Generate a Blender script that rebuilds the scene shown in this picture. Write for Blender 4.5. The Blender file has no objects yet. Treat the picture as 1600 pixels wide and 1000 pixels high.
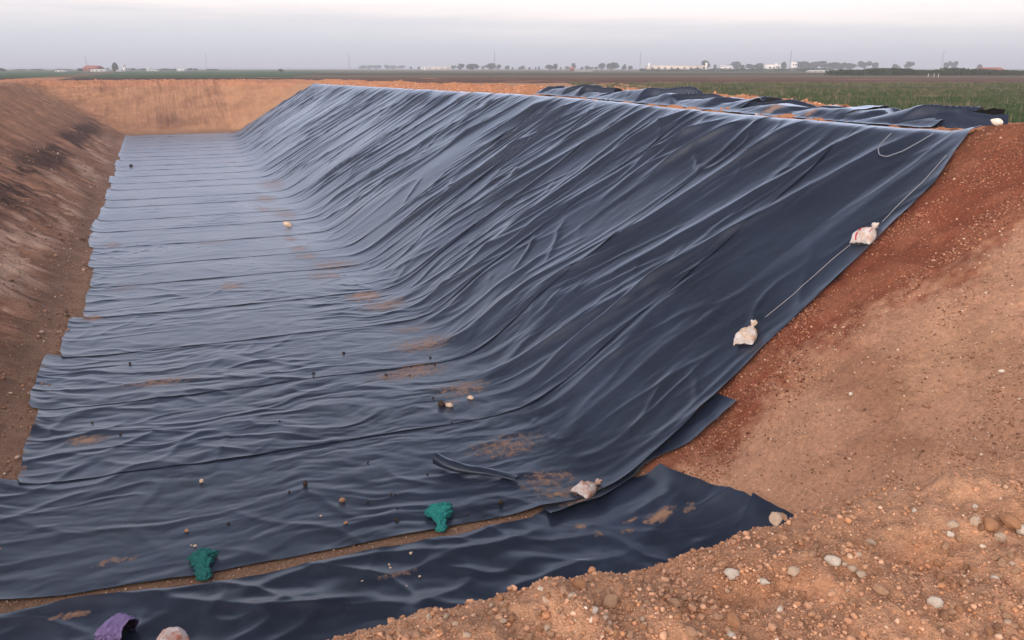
import bpy, math, random
import numpy as np
from mathutils import Vector, Matrix
random.seed(7); np.random.seed(7)
scene = bpy.context.scene
COL = scene.collection
R = math.radians

# ------------------------------------------------------------------ camera, sky, sun, exposure
# world: X across the pit (right +), Y along the pit, Z up; the eye is at z = 0, field level about -1.5
FPX, HY, VX = 1250.0, 107.0, 230.0
PITCH = math.atan((500 - HY) / FPX)
FWD = FPX * math.cos(PITCH) + (500 - HY) * math.sin(PITCH)
YAW = math.atan((800 - VX) / FWD)
cam_d = bpy.data.cameras.new('camera')
cam = bpy.data.objects.new('camera', cam_d); COL.objects.link(cam)
cam_d.sensor_width = 36; cam_d.lens = FPX / 1600 * 36
cam_d.clip_start = 0.05; cam_d.clip_end = 30000
cam.location = (0, 0, 0)
cam.rotation_euler = (R(90) - PITCH, 0, -YAW)
scene.camera = cam
scene.view_settings.view_transform = 'Standard'
scene.view_settings.look = 'None'
scene.view_settings.exposure = 0.27
scene.view_settings.gamma = 1.0

SUN_AZ = math.atan2(-0.66, -0.75)          # direction to the sun, seen from above (x, y)
SUN_EL = R(18)
world = bpy.data.worlds.new('World'); scene.world = world; world.use_nodes = True
def build_world():
    nt = world.node_tree; N = nt.nodes; L = nt.links; N.clear()
    out = N.new('ShaderNodeOutputWorld'); bg = N.new('ShaderNodeBackground')
    tc = N.new('ShaderNodeTexCoord'); sep = N.new('ShaderNodeSeparateXYZ')
    L.new(tc.outputs['Generated'], sep.inputs[0])
    # streaky stratus: noise stretched along the horizon bends the height used by the ramp
    mp = N.new('ShaderNodeMapping'); mp.inputs['Scale'].default_value = (2.2, 2.2, 34)
    L.new(tc.outputs['Generated'], mp.inputs[0])
    nz = N.new('ShaderNodeTexNoise'); nz.inputs['Scale'].default_value = 1.6
    nz.inputs['Detail'].default_value = 5; nz.inputs['Roughness'].default_value = .55
    L.new(mp.outputs[0], nz.inputs['Vector'])
    ma = N.new('ShaderNodeMath'); ma.operation = 'MULTIPLY_ADD'
    ma.inputs[1].default_value = 0.055; ma.inputs[2].default_value = -0.0275
    L.new(nz.outputs[0], ma.inputs[0])
    ad = N.new('ShaderNodeMath'); ad.operation = 'ADD'
    L.new(sep.outputs['Z'], ad.inputs[0]); L.new(ma.outputs[0], ad.inputs[1])
    # more cloud to the left of the view
    dl = N.new('ShaderNodeVectorMath'); dl.operation = 'DOT_PRODUCT'
    dl.inputs[1].default_value = (math.cos(YAW), -math.sin(YAW), 0)
    L.new(tc.outputs['Generated'], dl.inputs[0])
    dm = N.new('ShaderNodeMath'); dm.operation = 'MULTIPLY_ADD'; dm.inputs[1].default_value = .022
    L.new(dl.outputs['Value'], dm.inputs[0]); L.new(ad.outputs[0], dm.inputs[2])
    rp = N.new('ShaderNodeValToRGB'); cr = rp.color_ramp
    stops = [(0.0, (.50, .545, .66)), (.025, (.575, .60, .68)), (.045, (.72, .69, .72)),
             (.066, (1.0, .88, .85)), (.13, (1.05, .98, 1.02)), (.22, (1.10, 1.16, 1.34)), (.33, (.86, .98, 1.26)), (.60, (.26, .35, .56)), (1.0, (.19, .24, .37))]
    while len(cr.elements) < len(stops): cr.elements.new(.5)
    for e, (p, c) in zip(cr.elements, stops):
        e.position = p; e.color = (*c, 1)
    L.new(dm.outputs[0], rp.inputs[0])
    sky = N.new('ShaderNodeTexSky'); sky.sky_type = 'NISHITA'; sky.sun_disc = False
    sky.sun_elevation = SUN_EL; sky.sun_rotation = math.atan2(math.cos(SUN_AZ), math.sin(SUN_AZ))
    sc = N.new('ShaderNodeVectorMath'); sc.operation = 'SCALE'; sc.inputs['Scale'].default_value = 0.012
    L.new(sky.outputs[0], sc.inputs[0])
    mx = N.new('ShaderNodeVectorMath'); mx.operation = 'ADD'
    # away from the set sun the higher sky is already much darker
    dh = N.new('ShaderNodeVectorMath'); dh.operation = 'DOT_PRODUCT'; dh.inputs[1].default_value = (-math.cos(SUN_AZ), -math.sin(SUN_AZ), 0)
    L.new(tc.outputs['Generated'], dh.inputs[0])
    m1 = N.new('ShaderNodeMapRange'); m1.inputs[1].default_value = -.5; m1.inputs[2].default_value = .7; L.new(dh.outputs['Value'], m1.inputs[0])
    m2 = N.new('ShaderNodeMapRange'); m2.inputs[1].default_value = .33; m2.inputs[2].default_value = .56; L.new(sep.outputs['Z'], m2.inputs[0])
    m3 = N.new('ShaderNodeMath'); m3.operation = 'MULTIPLY'; L.new(m1.outputs[0], m3.inputs[0]); L.new(m2.outputs[0], m3.inputs[1])
    m4 = N.new('ShaderNodeMath'); m4.operation = 'MULTIPLY_ADD'; m4.inputs[1].default_value = -.90; m4.inputs[2].default_value = 1; L.new(m3.outputs[0], m4.inputs[0])
    sm = N.new('ShaderNodeVectorMath'); sm.operation = 'SCALE'; L.new(rp.outputs[0], sm.inputs[0]); L.new(m4.outputs[0], sm.inputs['Scale'])
    L.new(sm.outputs[0], mx.inputs[0]); L.new(sc.outputs[0], mx.inputs[1])
    # the broad after-glow round the low sun, behind the photographer
    ds = N.new('ShaderNodeVectorMath'); ds.operation = 'DOT_PRODUCT'
    ds.inputs[1].default_value = (math.cos(SUN_AZ) * math.cos(SUN_EL), math.sin(SUN_AZ) * math.cos(SUN_EL), math.sin(SUN_EL))
    L.new(tc.outputs['Generated'], ds.inputs[0])
    g1 = N.new('ShaderNodeMath'); g1.operation = 'MULTIPLY_ADD'; g1.inputs[1].default_value = 2.6; g1.inputs[2].default_value = -2.6; L.new(ds.outputs['Value'], g1.inputs[0])
    g2 = N.new('ShaderNodeMath'); g2.operation = 'EXPONENT'; L.new(g1.outputs[0], g2.inputs[0])
    gl = N.new('ShaderNodeVectorMath'); gl.operation = 'SCALE'; gl.inputs[0].default_value = (2.35, 1.88, 1.50); L.new(g2.outputs[0], gl.inputs['Scale'])
    ga = N.new('ShaderNodeVectorMath'); ga.operation = 'ADD'; L.new(mx.outputs[0], ga.inputs[0]); L.new(gl.outputs[0], ga.inputs[1])
    mx = ga
    L.new(mx.outputs[0], bg.inputs['Color']); bg.inputs['Strength'].default_value = 1.0
    L.new(bg.outputs[0], out.inputs['Surface'])
build_world()
sun_d = bpy.data.lights.new('sun', 'SUN'); sun_d.energy = 1.4; sun_d.angle = R(70); sun_d.color = (1.0, .80, .62)
sun = bpy.data.objects.new('sun', sun_d); COL.objects.link(sun)
_sd = Vector((math.cos(SUN_AZ) * math.cos(SUN_EL), math.sin(SUN_AZ) * math.cos(SUN_EL), math.sin(SUN_EL)))
sun.rotation_euler = _sd.to_track_quat('Z', 'Y').to_euler()

# ------------------------------------------------------------------ helpers
def tag(o, label=None, cat=None, group=None, kind=None):
    if label: o['label'] = label
    if cat: o['category'] = cat
    if group: o['group'] = group
    if kind: o['kind'] = kind
    return o
def empty(name, loc=(0, 0, 0), rot=None):
    o = bpy.data.objects.new(name, None); COL.objects.link(o); o.location = loc
    o.empty_display_size = .2
    if rot is not None: o.rotation_euler = rot
    return o
def link_mesh(name, me, mat, parent=None, loc=None):
    o = bpy.data.objects.new(name, me); COL.objects.link(o)
    if mat is not None and len(me.materials) == 0:
        for m in (mat if isinstance(mat, (list, tuple)) else [mat]): me.materials.append(m)
    if parent is not None: o.parent = parent
    if loc is not None: o.location = loc
    return o
def np_mesh(name, v, f, smooth=True, col=None, attrs=None):
    """v (n,3), f (m,k) of one face size"""
    me = bpy.data.meshes.new(name)
    v = np.ascontiguousarray(v, dtype=np.float32); f = np.ascontiguousarray(f, dtype=np.int32)
    me.vertices.add(len(v)); me.vertices.foreach_set('co', v.ravel())
    m, k = f.shape
    me.loops.add(m * k); me.loops.foreach_set('vertex_index', f.ravel())
    me.polygons.add(m)
    me.polygons.foreach_set('loop_start', np.arange(0, m * k, k, dtype=np.int32))
    try: me.polygons.foreach_set('loop_total', np.full(m, k, dtype=np.int32))
    except Exception: pass
    if smooth: me.polygons.foreach_set('use_smooth', np.ones(m, dtype=bool))
    me.update(calc_edges=True)
    if col is not None:
        a = me.color_attributes.new('tint', 'FLOAT_COLOR', 'POINT')
        c = np.ones((len(v), 4), np.float32); c[:, :3] = col
        a.data.foreach_set('color', c.ravel())
    if attrs:
        for nm, arr in attrs.items():
            a = me.attributes.new(nm, 'FLOAT', 'POINT')
            a.data.foreach_set('value', np.ascontiguousarray(arr, np.float32).ravel())
    return me
def grid_faces(nu, nv):
    i = np.arange((nu - 1) * (nv - 1)); a = (i // (nv - 1)) * nv + i % (nv - 1)
    return np.stack([a, a + nv, a + nv + 1, a + 1], 1)
def _h(ix, iy, s):
    x = (ix.astype(np.int64) * 374761393 + iy.astype(np.int64) * 668265263 + s * 974634777) & 0xffffffff
    x = ((x ^ (x >> 13)) * 1274126177) & 0xffffffff
    x = ((x ^ (x >> 16)) * 2246822519) & 0xffffffff
    return (x ^ (x >> 15)) & 0xffff
def noise(x, y, s=0):
    """2D gradient noise, about -1..1"""
    x = np.asarray(x, float); y = np.asarray(y, float); x, y = np.broadcast_arrays(x, y)
    ix = np.floor(x); iy = np.floor(y); fx = x - ix; fy = y - iy
    u = fx * fx * fx * (fx * (fx * 6 - 15) + 10); v = fy * fy * fy * (fy * (fy * 6 - 15) + 10)
    def g(dx, dy):
        a = _h(ix + dx, iy + dy, s) * (2 * np.pi / 65536)
        return np.cos(a) * (fx - dx) + np.sin(a) * (fy - dy)
    n = (g(0, 0) * (1 - u) + g(1, 0) * u) * (1 - v) + (g(0, 1) * (1 - u) + g(1, 1) * u) * v
    return n * 1.45
def fbm(x, y, s=0, o=4, gain=.5):
    r = 0; a = 1
    for k in range(o):
        r = r + a * noise(x * 2 ** k + 17.3 * k, y * 2 ** k - 9.1 * k, s + k); a *= gain
    return r
def sstep(a, b, x):
    t = np.clip((np.asarray(x, float) - a) / (b - a), 0, 1); return t * t * (3 - 2 * t)
def cusp(n, k): return np.exp(-np.sqrt(n * n + .0022) * k) * 1.25
def softplus(x, k):
    return k * np.logaddexp(0, np.asarray(x, float) / k)
def smax(a, b, k): return k * np.logaddexp(a / k, b / k)
def smin(a, b, k): return -smax(-a, -b, k)
def ray(px, py):
    """direction of a photo pixel (1600x1000) in world axes"""
    u = px - 800.0; v = 500.0 - py
    F = FPX * math.cos(PITCH) + v * math.sin(PITCH); U = v * math.cos(PITCH) - FPX * math.sin(PITCH)
    return np.array([F * math.sin(YAW) + u * math.cos(YAW), F * math.cos(YAW) - u * math.sin(YAW), U])

# ------------------------------------------------------------------ node materials
def mat_new(name):
    m = bpy.data.materials.new(name); m.use_nodes = True
    nt = m.node_tree; b = nt.nodes['Principled BSDF']
    return m, nt, nt.nodes, nt.links, b
def nnoise(N, L, vec, scale, detail=4, rough=.55, sc=None):
    if sc is not None:
        mp = N.new('ShaderNodeMapping'); mp.inputs['Scale'].default_value = sc
        L.new(vec, mp.inputs[0]); vec = mp.outputs[0]
    n = N.new('ShaderNodeTexNoise'); n.inputs['Scale'].default_value = scale
    n.inputs['Detail'].default_value = detail; n.inputs['Roughness'].default_value = rough
    L.new(vec, n.inputs['Vector']); return n.outputs[0]
def nmap(N, L, val, a, b, c, d):
    m = N.new('ShaderNodeMapRange'); m.inputs[1].default_value = a; m.inputs[2].default_value = b
    m.inputs[3].default_value = c; m.inputs[4].default_value = d; L.new(val, m.inputs[0]); return m.outputs[0]
def nmix(N, L, fac, a, b, mode='MIX'):
    m = N.new('ShaderNodeMix'); m.data_type = 'RGBA'; m.blend_type = mode
    for sock, val in ((m.inputs[0], fac), (m.inputs[6], a), (m.inputs[7], b)):
        if isinstance(val, bpy.types.NodeSocket): L.new(val, sock)
        elif isinstance(val, (int, float)): sock.default_value = val
        else: sock.default_value = (*val, 1)
    return m.outputs[2]
def nmath(N, L, op, a, b):
    m = N.new('ShaderNodeMath'); m.operation = op
    for s, v in ((m.inputs[0], a), (m.inputs[1], b)):
        if isinstance(v, bpy.types.NodeSocket): L.new(v, s)
        else: s.default_value = v
    return m.outputs[0]
def nbump(N, L, b, h, strength, dist):
    n = N.new('ShaderNodeBump'); n.inputs['Strength'].default_value = strength; n.inputs['Distance'].default_value = dist
    L.new(h, n.inputs['Height']); L.new(n.outputs[0], b.inputs['Normal'])
def attr(N, name, vec=True):
    a = N.new('ShaderNodeAttribute'); a.attribute_name = name
    return a.outputs['Color'] if vec else a.outputs['Fac']

def make_soil():
    m, nt, N, L, b = mat_new('soil')
    tc = N.new('ShaderNodeTexCoord'); P = tc.outputs['Object']
    col = attr(N, 'tint')
    n1 = nnoise(N, L, P, 1.3, 6, .62); n2 = nnoise(N, L, P, 16, 6, .7); n3 = nnoise(N, L, P, 110, 3, .7)
    col = nmix(N, L, 1.0, col, nmix(N, L, nmap(N, L, n1, .3, .7, 0, 1), (.82, .80, .79), (1.16, 1.15, 1.13)), 'MULTIPLY')
    col = nmix(N, L, 1.0, col, nmix(N, L, nmap(N, L, n2, .32, .68, 0, 1), (.74, .72, .71), (1.24, 1.22, 1.2)), 'MULTIPLY')
    col = nmix(N, L, 1.0, col, nmix(N, L, nmap(N, L, n3, .3, .7, 0, 1), (.80, .79, .78), (1.2, 1.19, 1.17)), 'MULTIPLY')
    # marks the digger bucket left, running down the cut
    rk = attr(N, 'rake', False)
    sp = N.new('ShaderNodeMapping'); sp.inputs['Rotation'].default_value = (0, 0, R(-6)); L.new(P, sp.inputs[0])
    r1 = nnoise(N, L, sp.outputs[0], 1.0, 5, .68, (.35, 2.4, .35)); r2 = nnoise(N, L, sp.outputs[0], 1.0, 4, .7, (1.1, 9.0, 1.1))
    rr = nmath(N, L, 'ADD', nmath(N, L, 'MULTIPLY', r1, .62), nmath(N, L, 'MULTIPLY', r2, .38))
    rcol = nmix(N, L, nmap(N, L, rr, .36, .62, 0, 1), (.58, .54, .53), (1.26, 1.24, 1.22))
    col = nmix(N, L, rk, col, nmix(N, L, 1.0, col, rcol, 'MULTIPLY'))
    # pale specks of limestone grit
    vo = N.new('ShaderNodeTexVoronoi'); vo.inputs['Scale'].default_value = 26; L.new(P, vo.inputs['Vector'])
    spk = nmap(N, L, vo.outputs['Distance'], .10, .16, 1, 0)
    sx = N.new('ShaderNodeSeparateColor'); L.new(vo.outputs['Color'], sx.inputs[0])
    spk = nmath(N, L, 'MULTIPLY', spk, nmap(N, L, sx.outputs[0], .72, .8, 0, 1))
    col = nmix(N, L, nmath(N, L, 'MULTIPLY', spk, attr(N, 'grit', False)), col, (.52, .37, .27))
    L.new(col, b.inputs['Base Color']); b.inputs['Roughness'].default_value = .95
    b.inputs['Specular IOR Level'].default_value = .12
    h = nmath(N, L, 'ADD', nmath(N, L, 'ADD', nmath(N, L, 'MULTIPLY', n2, 1.0), nmath(N, L, 'MULTIPLY', n3, .25)), nmath(N, L, 'MULTIPLY', nmath(N, L, 'MULTIPLY', rr, rk), 3.0))
    nbump(N, L, b, h, .9, .05)
    return m
SOIL = make_soil()
def make_stone():
    m, nt, N, L, b = mat_new('stone_and_clods')
    tc = N.new('ShaderNodeTexCoord'); P = tc.outputs['Object']
    n2 = nnoise(N, L, P, 60, 5, .7)
    col = nmix(N, L, 1.0, attr(N, 'tint'), nmix(N, L, nmap(N, L, n2, .3, .7, 0, 1), (.72, .71, .70), (1.22, 1.2, 1.18)), 'MULTIPLY')
    L.new(col, b.inputs['Base Color']); b.inputs['Roughness'].default_value = .93; b.inputs['Specular IOR Level'].default_value = .15
    nbump(N, L, b, n2, .8, .012)
    return m
STONE = make_stone()
def make_liner():
    m, nt, N, L, b = mat_new('geomembrane')
    tc = N.new('ShaderNodeTexCoord'); P = tc.outputs['Object']
    dust_n = nnoise(N, L, P, .35, 6, .6); fine = nnoise(N, L, P, 5, 6, .65)
    d = nmath(N, L, 'MULTIPLY', nmap(N, L, dust_n, .38, .7, .0, 1), nmap(N, L, fine, .3, .7, .35, 1))
    base = nmix(N, L, d, (.0050, .0084, .0195), (.0175, .027, .056))
    dirt = attr(N, 'dirt', False)
    dn = nmap(N, L, nnoise(N, L, P, 9, 7, .72), .33, .62, -.45, .65)
    dm = N.new('ShaderNodeMapRange'); dm.inputs[1].default_value = .42; dm.inputs[2].default_value = 1.15
    L.new(nmath(N, L, 'ADD', dirt, nmath(N, L, 'MULTIPLY', dn, nmap(N, L, dirt, 0, .25, 0, 1))), dm.inputs[0])
    soilc = nmix(N, L, nnoise(N, L, P, 14, 4, .6), (.16, .085, .052), (.36, .21, .12))
    base = nmix(N, L, dm.outputs[0], base, soilc)
    L.new(base, b.inputs['Base Color'])
    r = nmath(N, L, 'ADD', nmap(N, L, dust_n, .3, .7, .26, .36), nmath(N, L, 'MULTIPLY', dm.outputs[0], .5))
    L.new(r, b.inputs['Roughness']); b.inputs['Specular IOR Level'].default_value = .58
    b.inputs['Specular Tint'].default_value = (.80, .89, 1.0, 1); b.inputs['Sheen Weight'].default_value = 1.0; b.inputs['Sheen Roughness'].default_value = .27; b.inputs['Sheen Tint'].default_value = (.60, .75, 1, 1)
    h = nmath(N, L, 'ADD', nnoise(N, L, P, 2.2, 2, .45), nmath(N, L, 'MULTIPLY', nnoise(N, L, P, 13, 2, .5), .05))
    nbump(N, L, b, h, .10, .10)
    return m
LINER = make_liner()
def simple(name, c1, c2, scale=8, rough=.8, bump=.3, spec=.3):
    m, nt, N, L, b = mat_new(name)
    tc = N.new('ShaderNodeTexCoord'); n = nnoise(N, L, tc.outputs['Object'], scale, 5, .62)
    L.new(nmix(N, L, nmap(N, L, n, .3, .7, 0, 1), c1, c2), b.inputs['Base Color'])
    b.inputs['Roughness'].default_value = rough; b.inputs['Specular IOR Level'].default_value = spec
    if bump: nbump(N, L, b, n, bump, .02)
    return m

# ------------------------------------------------------------------ the shape of the pit
FLOOR = -7.0; RIMX = 16.2; FIELD = -1.55
EDGE_X = [-6, -2.7, -.3, 2.3, 4.9, 5.8, 6.6, 7.3, 7.9, 8.7, 9.93, 11.5, 13.2, 14.4, 15.45, 16.12, 18]
EDGE_Y = [11.5, 11.28, 10.86, 10.72, 10.52, 10.50, 10.58, 10.64, 10.66, 10.72, 10.90, 11.10, 11.34, 11.50, 11.98, 12.26, 12.5]
def toe_right(Y): return np.interp(Y, [0, 60, 80, 98], [6.4, 6.4, 7.0, 8.3])
def rim_right(Y): return np.interp(Y, [-5, 8, 11, 13, 20, 28, 35, 47, 62, 89, 115], [-1.2, -1.05, -1.15, -1.40, -1.40, -1.27, -1.22, -1.32, -1.42, -1.60, -1.6])
def back_toe(X): return 98.2 - np.clip(np.asarray(X, float) - 8.0, 0, 9) * .85
def lip_y(X):  return 1.93 + .10 * np.sin(X * 2.1 + .4) - .045 * np.clip(X - 1.2, 0, 3)
def pit_base(X, Y):
    X = np.asarray(X, float); Y = np.asarray(Y, float)
    tr = toe_right(Y); zr_top = rim_right(Y)
    m = (zr_top - FLOOR) / (RIMX - tr)
    zr = softplus(X - tr, .27) * m
    zl = softplus(-2.80 - X, .22) * .575
    zb = softplus(Y - back_toe(X), .25) * .56
    zn = softplus(7.55 - Y, .30) * .97
    z = smax(smax(zr, zl, .22), smax(zb, zn, .22), .28)
    bias = .50 * math.log(2)
    return z - bias * np.exp(-np.clip(z - bias, 0, None) / .5) + FLOOR
def outside(X, Y):
    X = np.asarray(X, float); Y = np.asarray(Y, float)
    o = np.full(np.broadcast(X, Y).shape, FIELD)
    wr = sstep(12, 15.5, X); rim = rim_right(Y)
    o = o + (rim - FIELD) * wr * (1 - sstep(19.5, 24, X)) * (1 - sstep(108, 116, Y))
    # spoil windrow behind the right rim
    crest = 20.6 + .6 * noise(Y * .11, 3.1, 40)
    w = (.32 + .14 * noise(Y * .35, 1.7, 41) + .07 * noise(Y * 1.1, 4, 42)) * np.exp(-((X - crest) / 1.25) ** 2)
    o = o + w * sstep(15, 24, Y) * (1 - sstep(100, 112, Y))
    # left and far rim
    lw = 1 - sstep(-13, -11, X)
    o = o + lw * (.12 + .10 * noise(Y * .13, 7.7, 43)) * (1 - sstep(3, 7, -13 - X))
    fw = sstep(104, 107, Y) * (1 - sstep(111, 115, Y)) * sstep(-18, -14, X) * (1 - sstep(17, 22, X))
    o = o + fw * (.20 + .06 * noise(X * .3, 2.2, 44))
    # red bank at the near right corner
    o = o + .28 * np.exp(-((X - 17.2) / 1.6) ** 2 - ((Y - 9.6) / 2.0) ** 2)
    # the spoil heap the photographer stands behind
    nb = (1 - sstep(2.4, 4.5, Y)) * (1 - sstep(9, 14, X))
    o = o + nb * (-.13 + .06 * noise(X * .9, Y * .9, 45))
    return o
def ground_smooth(X, Y):
    return smin(pit_base(X, Y), outside(X, Y), .045)
def near_lip(X, Y):
    """small extra mounding of the foreground heap"""
    w = np.exp(-((Y - lip_y(X) + .14) / .30) ** 2) * sstep(-1.5, .2, X) * (1 - sstep(3.6, 5, X))
    return w * (.05 + .085 * noise(X * 2.3, Y * 1.2, 46) + .045 * noise(X * 6, Y * 4, 47))
def ground(X, Y):
    X = np.asarray(X, float); Y = np.asarray(Y, float)
    z = ground_smooth(X, Y) + near_lip(X, Y)
    base = pit_base(X, Y)
    d = np.hypot(X, Y)
    inpit = sstep(-6.95, -6.6, base) * (base < outside(X, Y) + .3)
    # broad unevenness, then lumps
    z = z + .06 * fbm(X * .5, Y * .5, 50, 3) * sstep(-6.98, -6.5, base) * (d < 400)
    near = (1 - sstep(4, 7, d))
    fg = (1 - sstep(3.0, 3.8, Y)) * (1 - sstep(8, 10, X))
    z = z + fg * near * (.040 * fbm(X * 3.6, Y * 3.6, 52, 4, .65) + .010 * np.abs(fbm(X * 18, Y * 18, 53, 3, .65)))
    # grooves raked down the left slope, and smaller ones on the others
    left = sstep(-3.0, -4.6, X) * inpit if False else (1 - sstep(-4.6, -3.2, X)) * inpit
    yy = Y + .10 * (X + 3)
    g = fbm(yy * 1.25, X * .12, 54, 4, .62)
    z = z + left * (.17 * g + .09 * noise(yy * .42, X * .1, 55) - .05 * np.clip(noise(yy * 3.1, X * .5, 56), 0, 1))
    z = z + left * (.09 * fbm(X * 1.1, Y * 1.1, 66, 4, .66) + .07 * np.abs(noise(X * 1.9, Y * 1.5, 65)) - .10 * cusp(noise(yy * .55, X * .22, 62), 9))
    right = sstep(7.0, 8.5, X) * inpit * (Y < 13.5)
    z = z + right * (.07 * fbm(X * .45 + Y * .9, X * .9 - Y * .3, 57, 4, .6) + .026 * fbm(X * 3.4, Y * 3.4, 58, 3, .65) - .05 * cusp(noise(X * .5 + Y * .9, X * .35 - Y * .3, 67), 9))
    back = sstep(99, 100.5, Y) * inpit
    z = z + back * (.10 * fbm(X * .8, Y * .15, 59, 4, .6))
    # crumbs on the rims
    rim = sstep(-1.9, -1.6, z) * (np.abs(X) < 40) * (Y < 125) * (d > 7) * (X < 24)
    z = z + rim * .07 * fbm(X * 1.4, Y * 1.4, 60, 4, .65)
    return z
def hit(px, py, H=None, lift=0.0):
    """point where the view ray of a photo pixel meets the ground"""
    H = H or ground_smooth
    r = ray(px, py); r = r / np.linalg.norm(r)
    t = np.concatenate([np.linspace(.5, 40, 4000), np.linspace(40, 160, 4000)])
    P = r[None] * t[:, None]
    dz = P[:, 2] - (H(P[:, 0], P[:, 1]) + lift)
    k = np.where((dz[:-1] > 0) & (dz[1:] <= 0))[0]
    k = k[0] if len(k) else len(t) - 2
    f = dz[k] / (dz[k] - dz[k + 1] + 1e-9)
    return P[k] + (P[k + 1] - P[k]) * f

# ------------------------------------------------------------------ ground: one sheet to the horizon
def axis(segs, ends):
    a = []
    for (x0, x1, st) in segs:
        n = max(1, int(round((x1 - x0) / st))); a.append(np.linspace(x0, x1, n, endpoint=False))
    a.append([segs[-1][1]])
    v = np.concatenate(a)
    lo, hi = ends; st = segs[-1][2]; x = v[-1]; up = []
    while x < hi: st *= 1.22; x += st; up.append(x)
    st = segs[0][2]; x = v[0]; dn = []
    while x > lo: st *= 1.22; x -= st; dn.append(x)
    return np.concatenate([dn[::-1], v, up])
def soil_colour(X, Y, Z):
    n = X.size; base = pit_base(X, Y)
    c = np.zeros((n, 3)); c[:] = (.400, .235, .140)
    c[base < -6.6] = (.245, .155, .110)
    def blend(w, col):
        w = np.clip(w, 0, 1)[:, None]; c[:] = c * (1 - w) + np.array(col) * w
    inpit = (base < -1.35)
    # left slope: strata
    left = (1 - sstep(-3.2, -2.6, X)) * (Y > 3)
    yy = Y + .10 * (X + 3)
    st = noise(yy * .9, X * .12, 70) * .5 + noise(yy * 2.6, X * .2, 71) * .5 * (1 - .5 * sstep(40, 80, Y)) + noise(yy * 5.5, X * .3, 69) * .35 * (1 - sstep(30, 60, Y))
    blend(left, (.335, .190, .132))
    blend(left * sstep(-.1, .35, st) * .6, (.165, .085, .062))
    zz = Z + .25 * noise(Y * .11, 5, 72) + .38 * st + .008 * (Y - 42)
    blend(left * sstep(-4.3, -3.4, zz), (.330, .185, .120))
    dk = np.exp(-((zz + 4.95) / .46) ** 2) * sstep(-.2, .25, noise(Y * .10, 1, 73) + .30 + .7 * st + .5 * fbm(yy * 1.6, X * .9, 64, 3, .6))
    blend(left * np.clip(dk * 1.3, 0, .93) * (1 - sstep(95, 110, Y)), (.085, .050, .042))
    ch = np.exp(-((zz + 6.05) / .40) ** 2) * sstep(.05, .40, .55 * fbm(yy * 1.5 + 5, X * 1.2, 63, 4, .65) + noise(yy * .20, X * .25, 74) + .45 * st + .12)
    blend(left * np.clip(ch * 1.4, 0, .9) * (1 - sstep(75, 95, Y)), (.520, .370, .290))
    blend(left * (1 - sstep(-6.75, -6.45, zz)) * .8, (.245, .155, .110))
    blend(left * sstep(85, 100, Y) * .7, (.300, .170, .110))
    # far wall
    back = sstep(98, 100, Y) * inpit
    blend(back, (.385, .215, .130))
    blend(back * sstep(-.1, .5, fbm(X * .3, Z * .9, 75, 3)) * .6, (.270, .145, .092))
    blend(back * np.exp(-((X - 1.5) / 1.6) ** 2 - ((Z + 5.6) / .8) ** 2), (.190, .100, .070))
    blend(sstep(99, 101, Y) * sstep(-2.2, -1.7, Z), (.42, .21, .125))
    # near right slope: damp red strip by the liner, drier tan earth below the corner
    right = sstep(6.0, 7.5, X) * (Y < 16) * (Y > 2.2)
    blend(right, (.485, .285, .190))
    yb = np.interp(X, [6.5, 7.24, 8.1, 9.2, 9.9, 10.6, 11.3, 12.0, 12.9, 14.15, 16.5], [9.7, 9.74, 9.75, 10.0, 10.2, 10.1, 9.98, 9.85, 9.64, 9.47, 8.8])
    e = Y - yb + .22 + .55 * fbm(X * .6, Y * .6, 76, 4, .6) + .35 * noise(X * 7, Y * 7, 68)
    blend(right * sstep(-.55, .55, e), (.215, .072, .042))
    blend(right * sstep(-.55, .55, e) * sstep(-.1, .5, fbm(X * 1.1, Y * 1.1, 77, 3)) * .55, (.300, .130, .078))
    blend(right * (1 - sstep(.0, .3, e)) * sstep(.05, .6, fbm(X * .55 + 4, Y * .55, 78, 3)) * .5, (.300, .150, .092))
    blend(right * (1 - sstep(.0, .3, e)) * sstep(.1, .6, fbm(X * .5, Y * .6 + 9, 79, 3)) * .45, (.470, .290, .185))
    blend(sstep(15.0, 16, X) * (Y < 12.6) * (Y > 4), (.24, .095, .055))
    # strip of floor showing between the liner sheets
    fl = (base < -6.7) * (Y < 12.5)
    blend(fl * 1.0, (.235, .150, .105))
    # spoil rim beyond the liner
    rs = sstep(16.3, 17, X) * (X < 30) * (Y > 12.5)
    blend(rs, (.48, .235, .130))
    blend(rs * sstep(21.4, 22.6, X + .5 * noise(Y * .8, X * .8, 80)), (.150, .095, .060))
    # foreground spoil heap
    fg = (1 - sstep(2.6, 3.6, Y)) * (1 - sstep(9, 11, X))
    blend(fg, (.530, .315, .205))
    blend(fg * sstep(.0, .6, fbm(X * 1.1, Y * 1.6, 81, 4)), (.500, .285, .180))
    blend(fg * sstep(.15, .7, fbm(X * 1.3 + 7, Y * 1.9, 82, 3)) * .7, (.560, .290, .165))
    far = (np.hypot(X, Y - 50) > 110)
    blend(far * 1.0, (.150, .105, .070))
    return c
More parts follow.
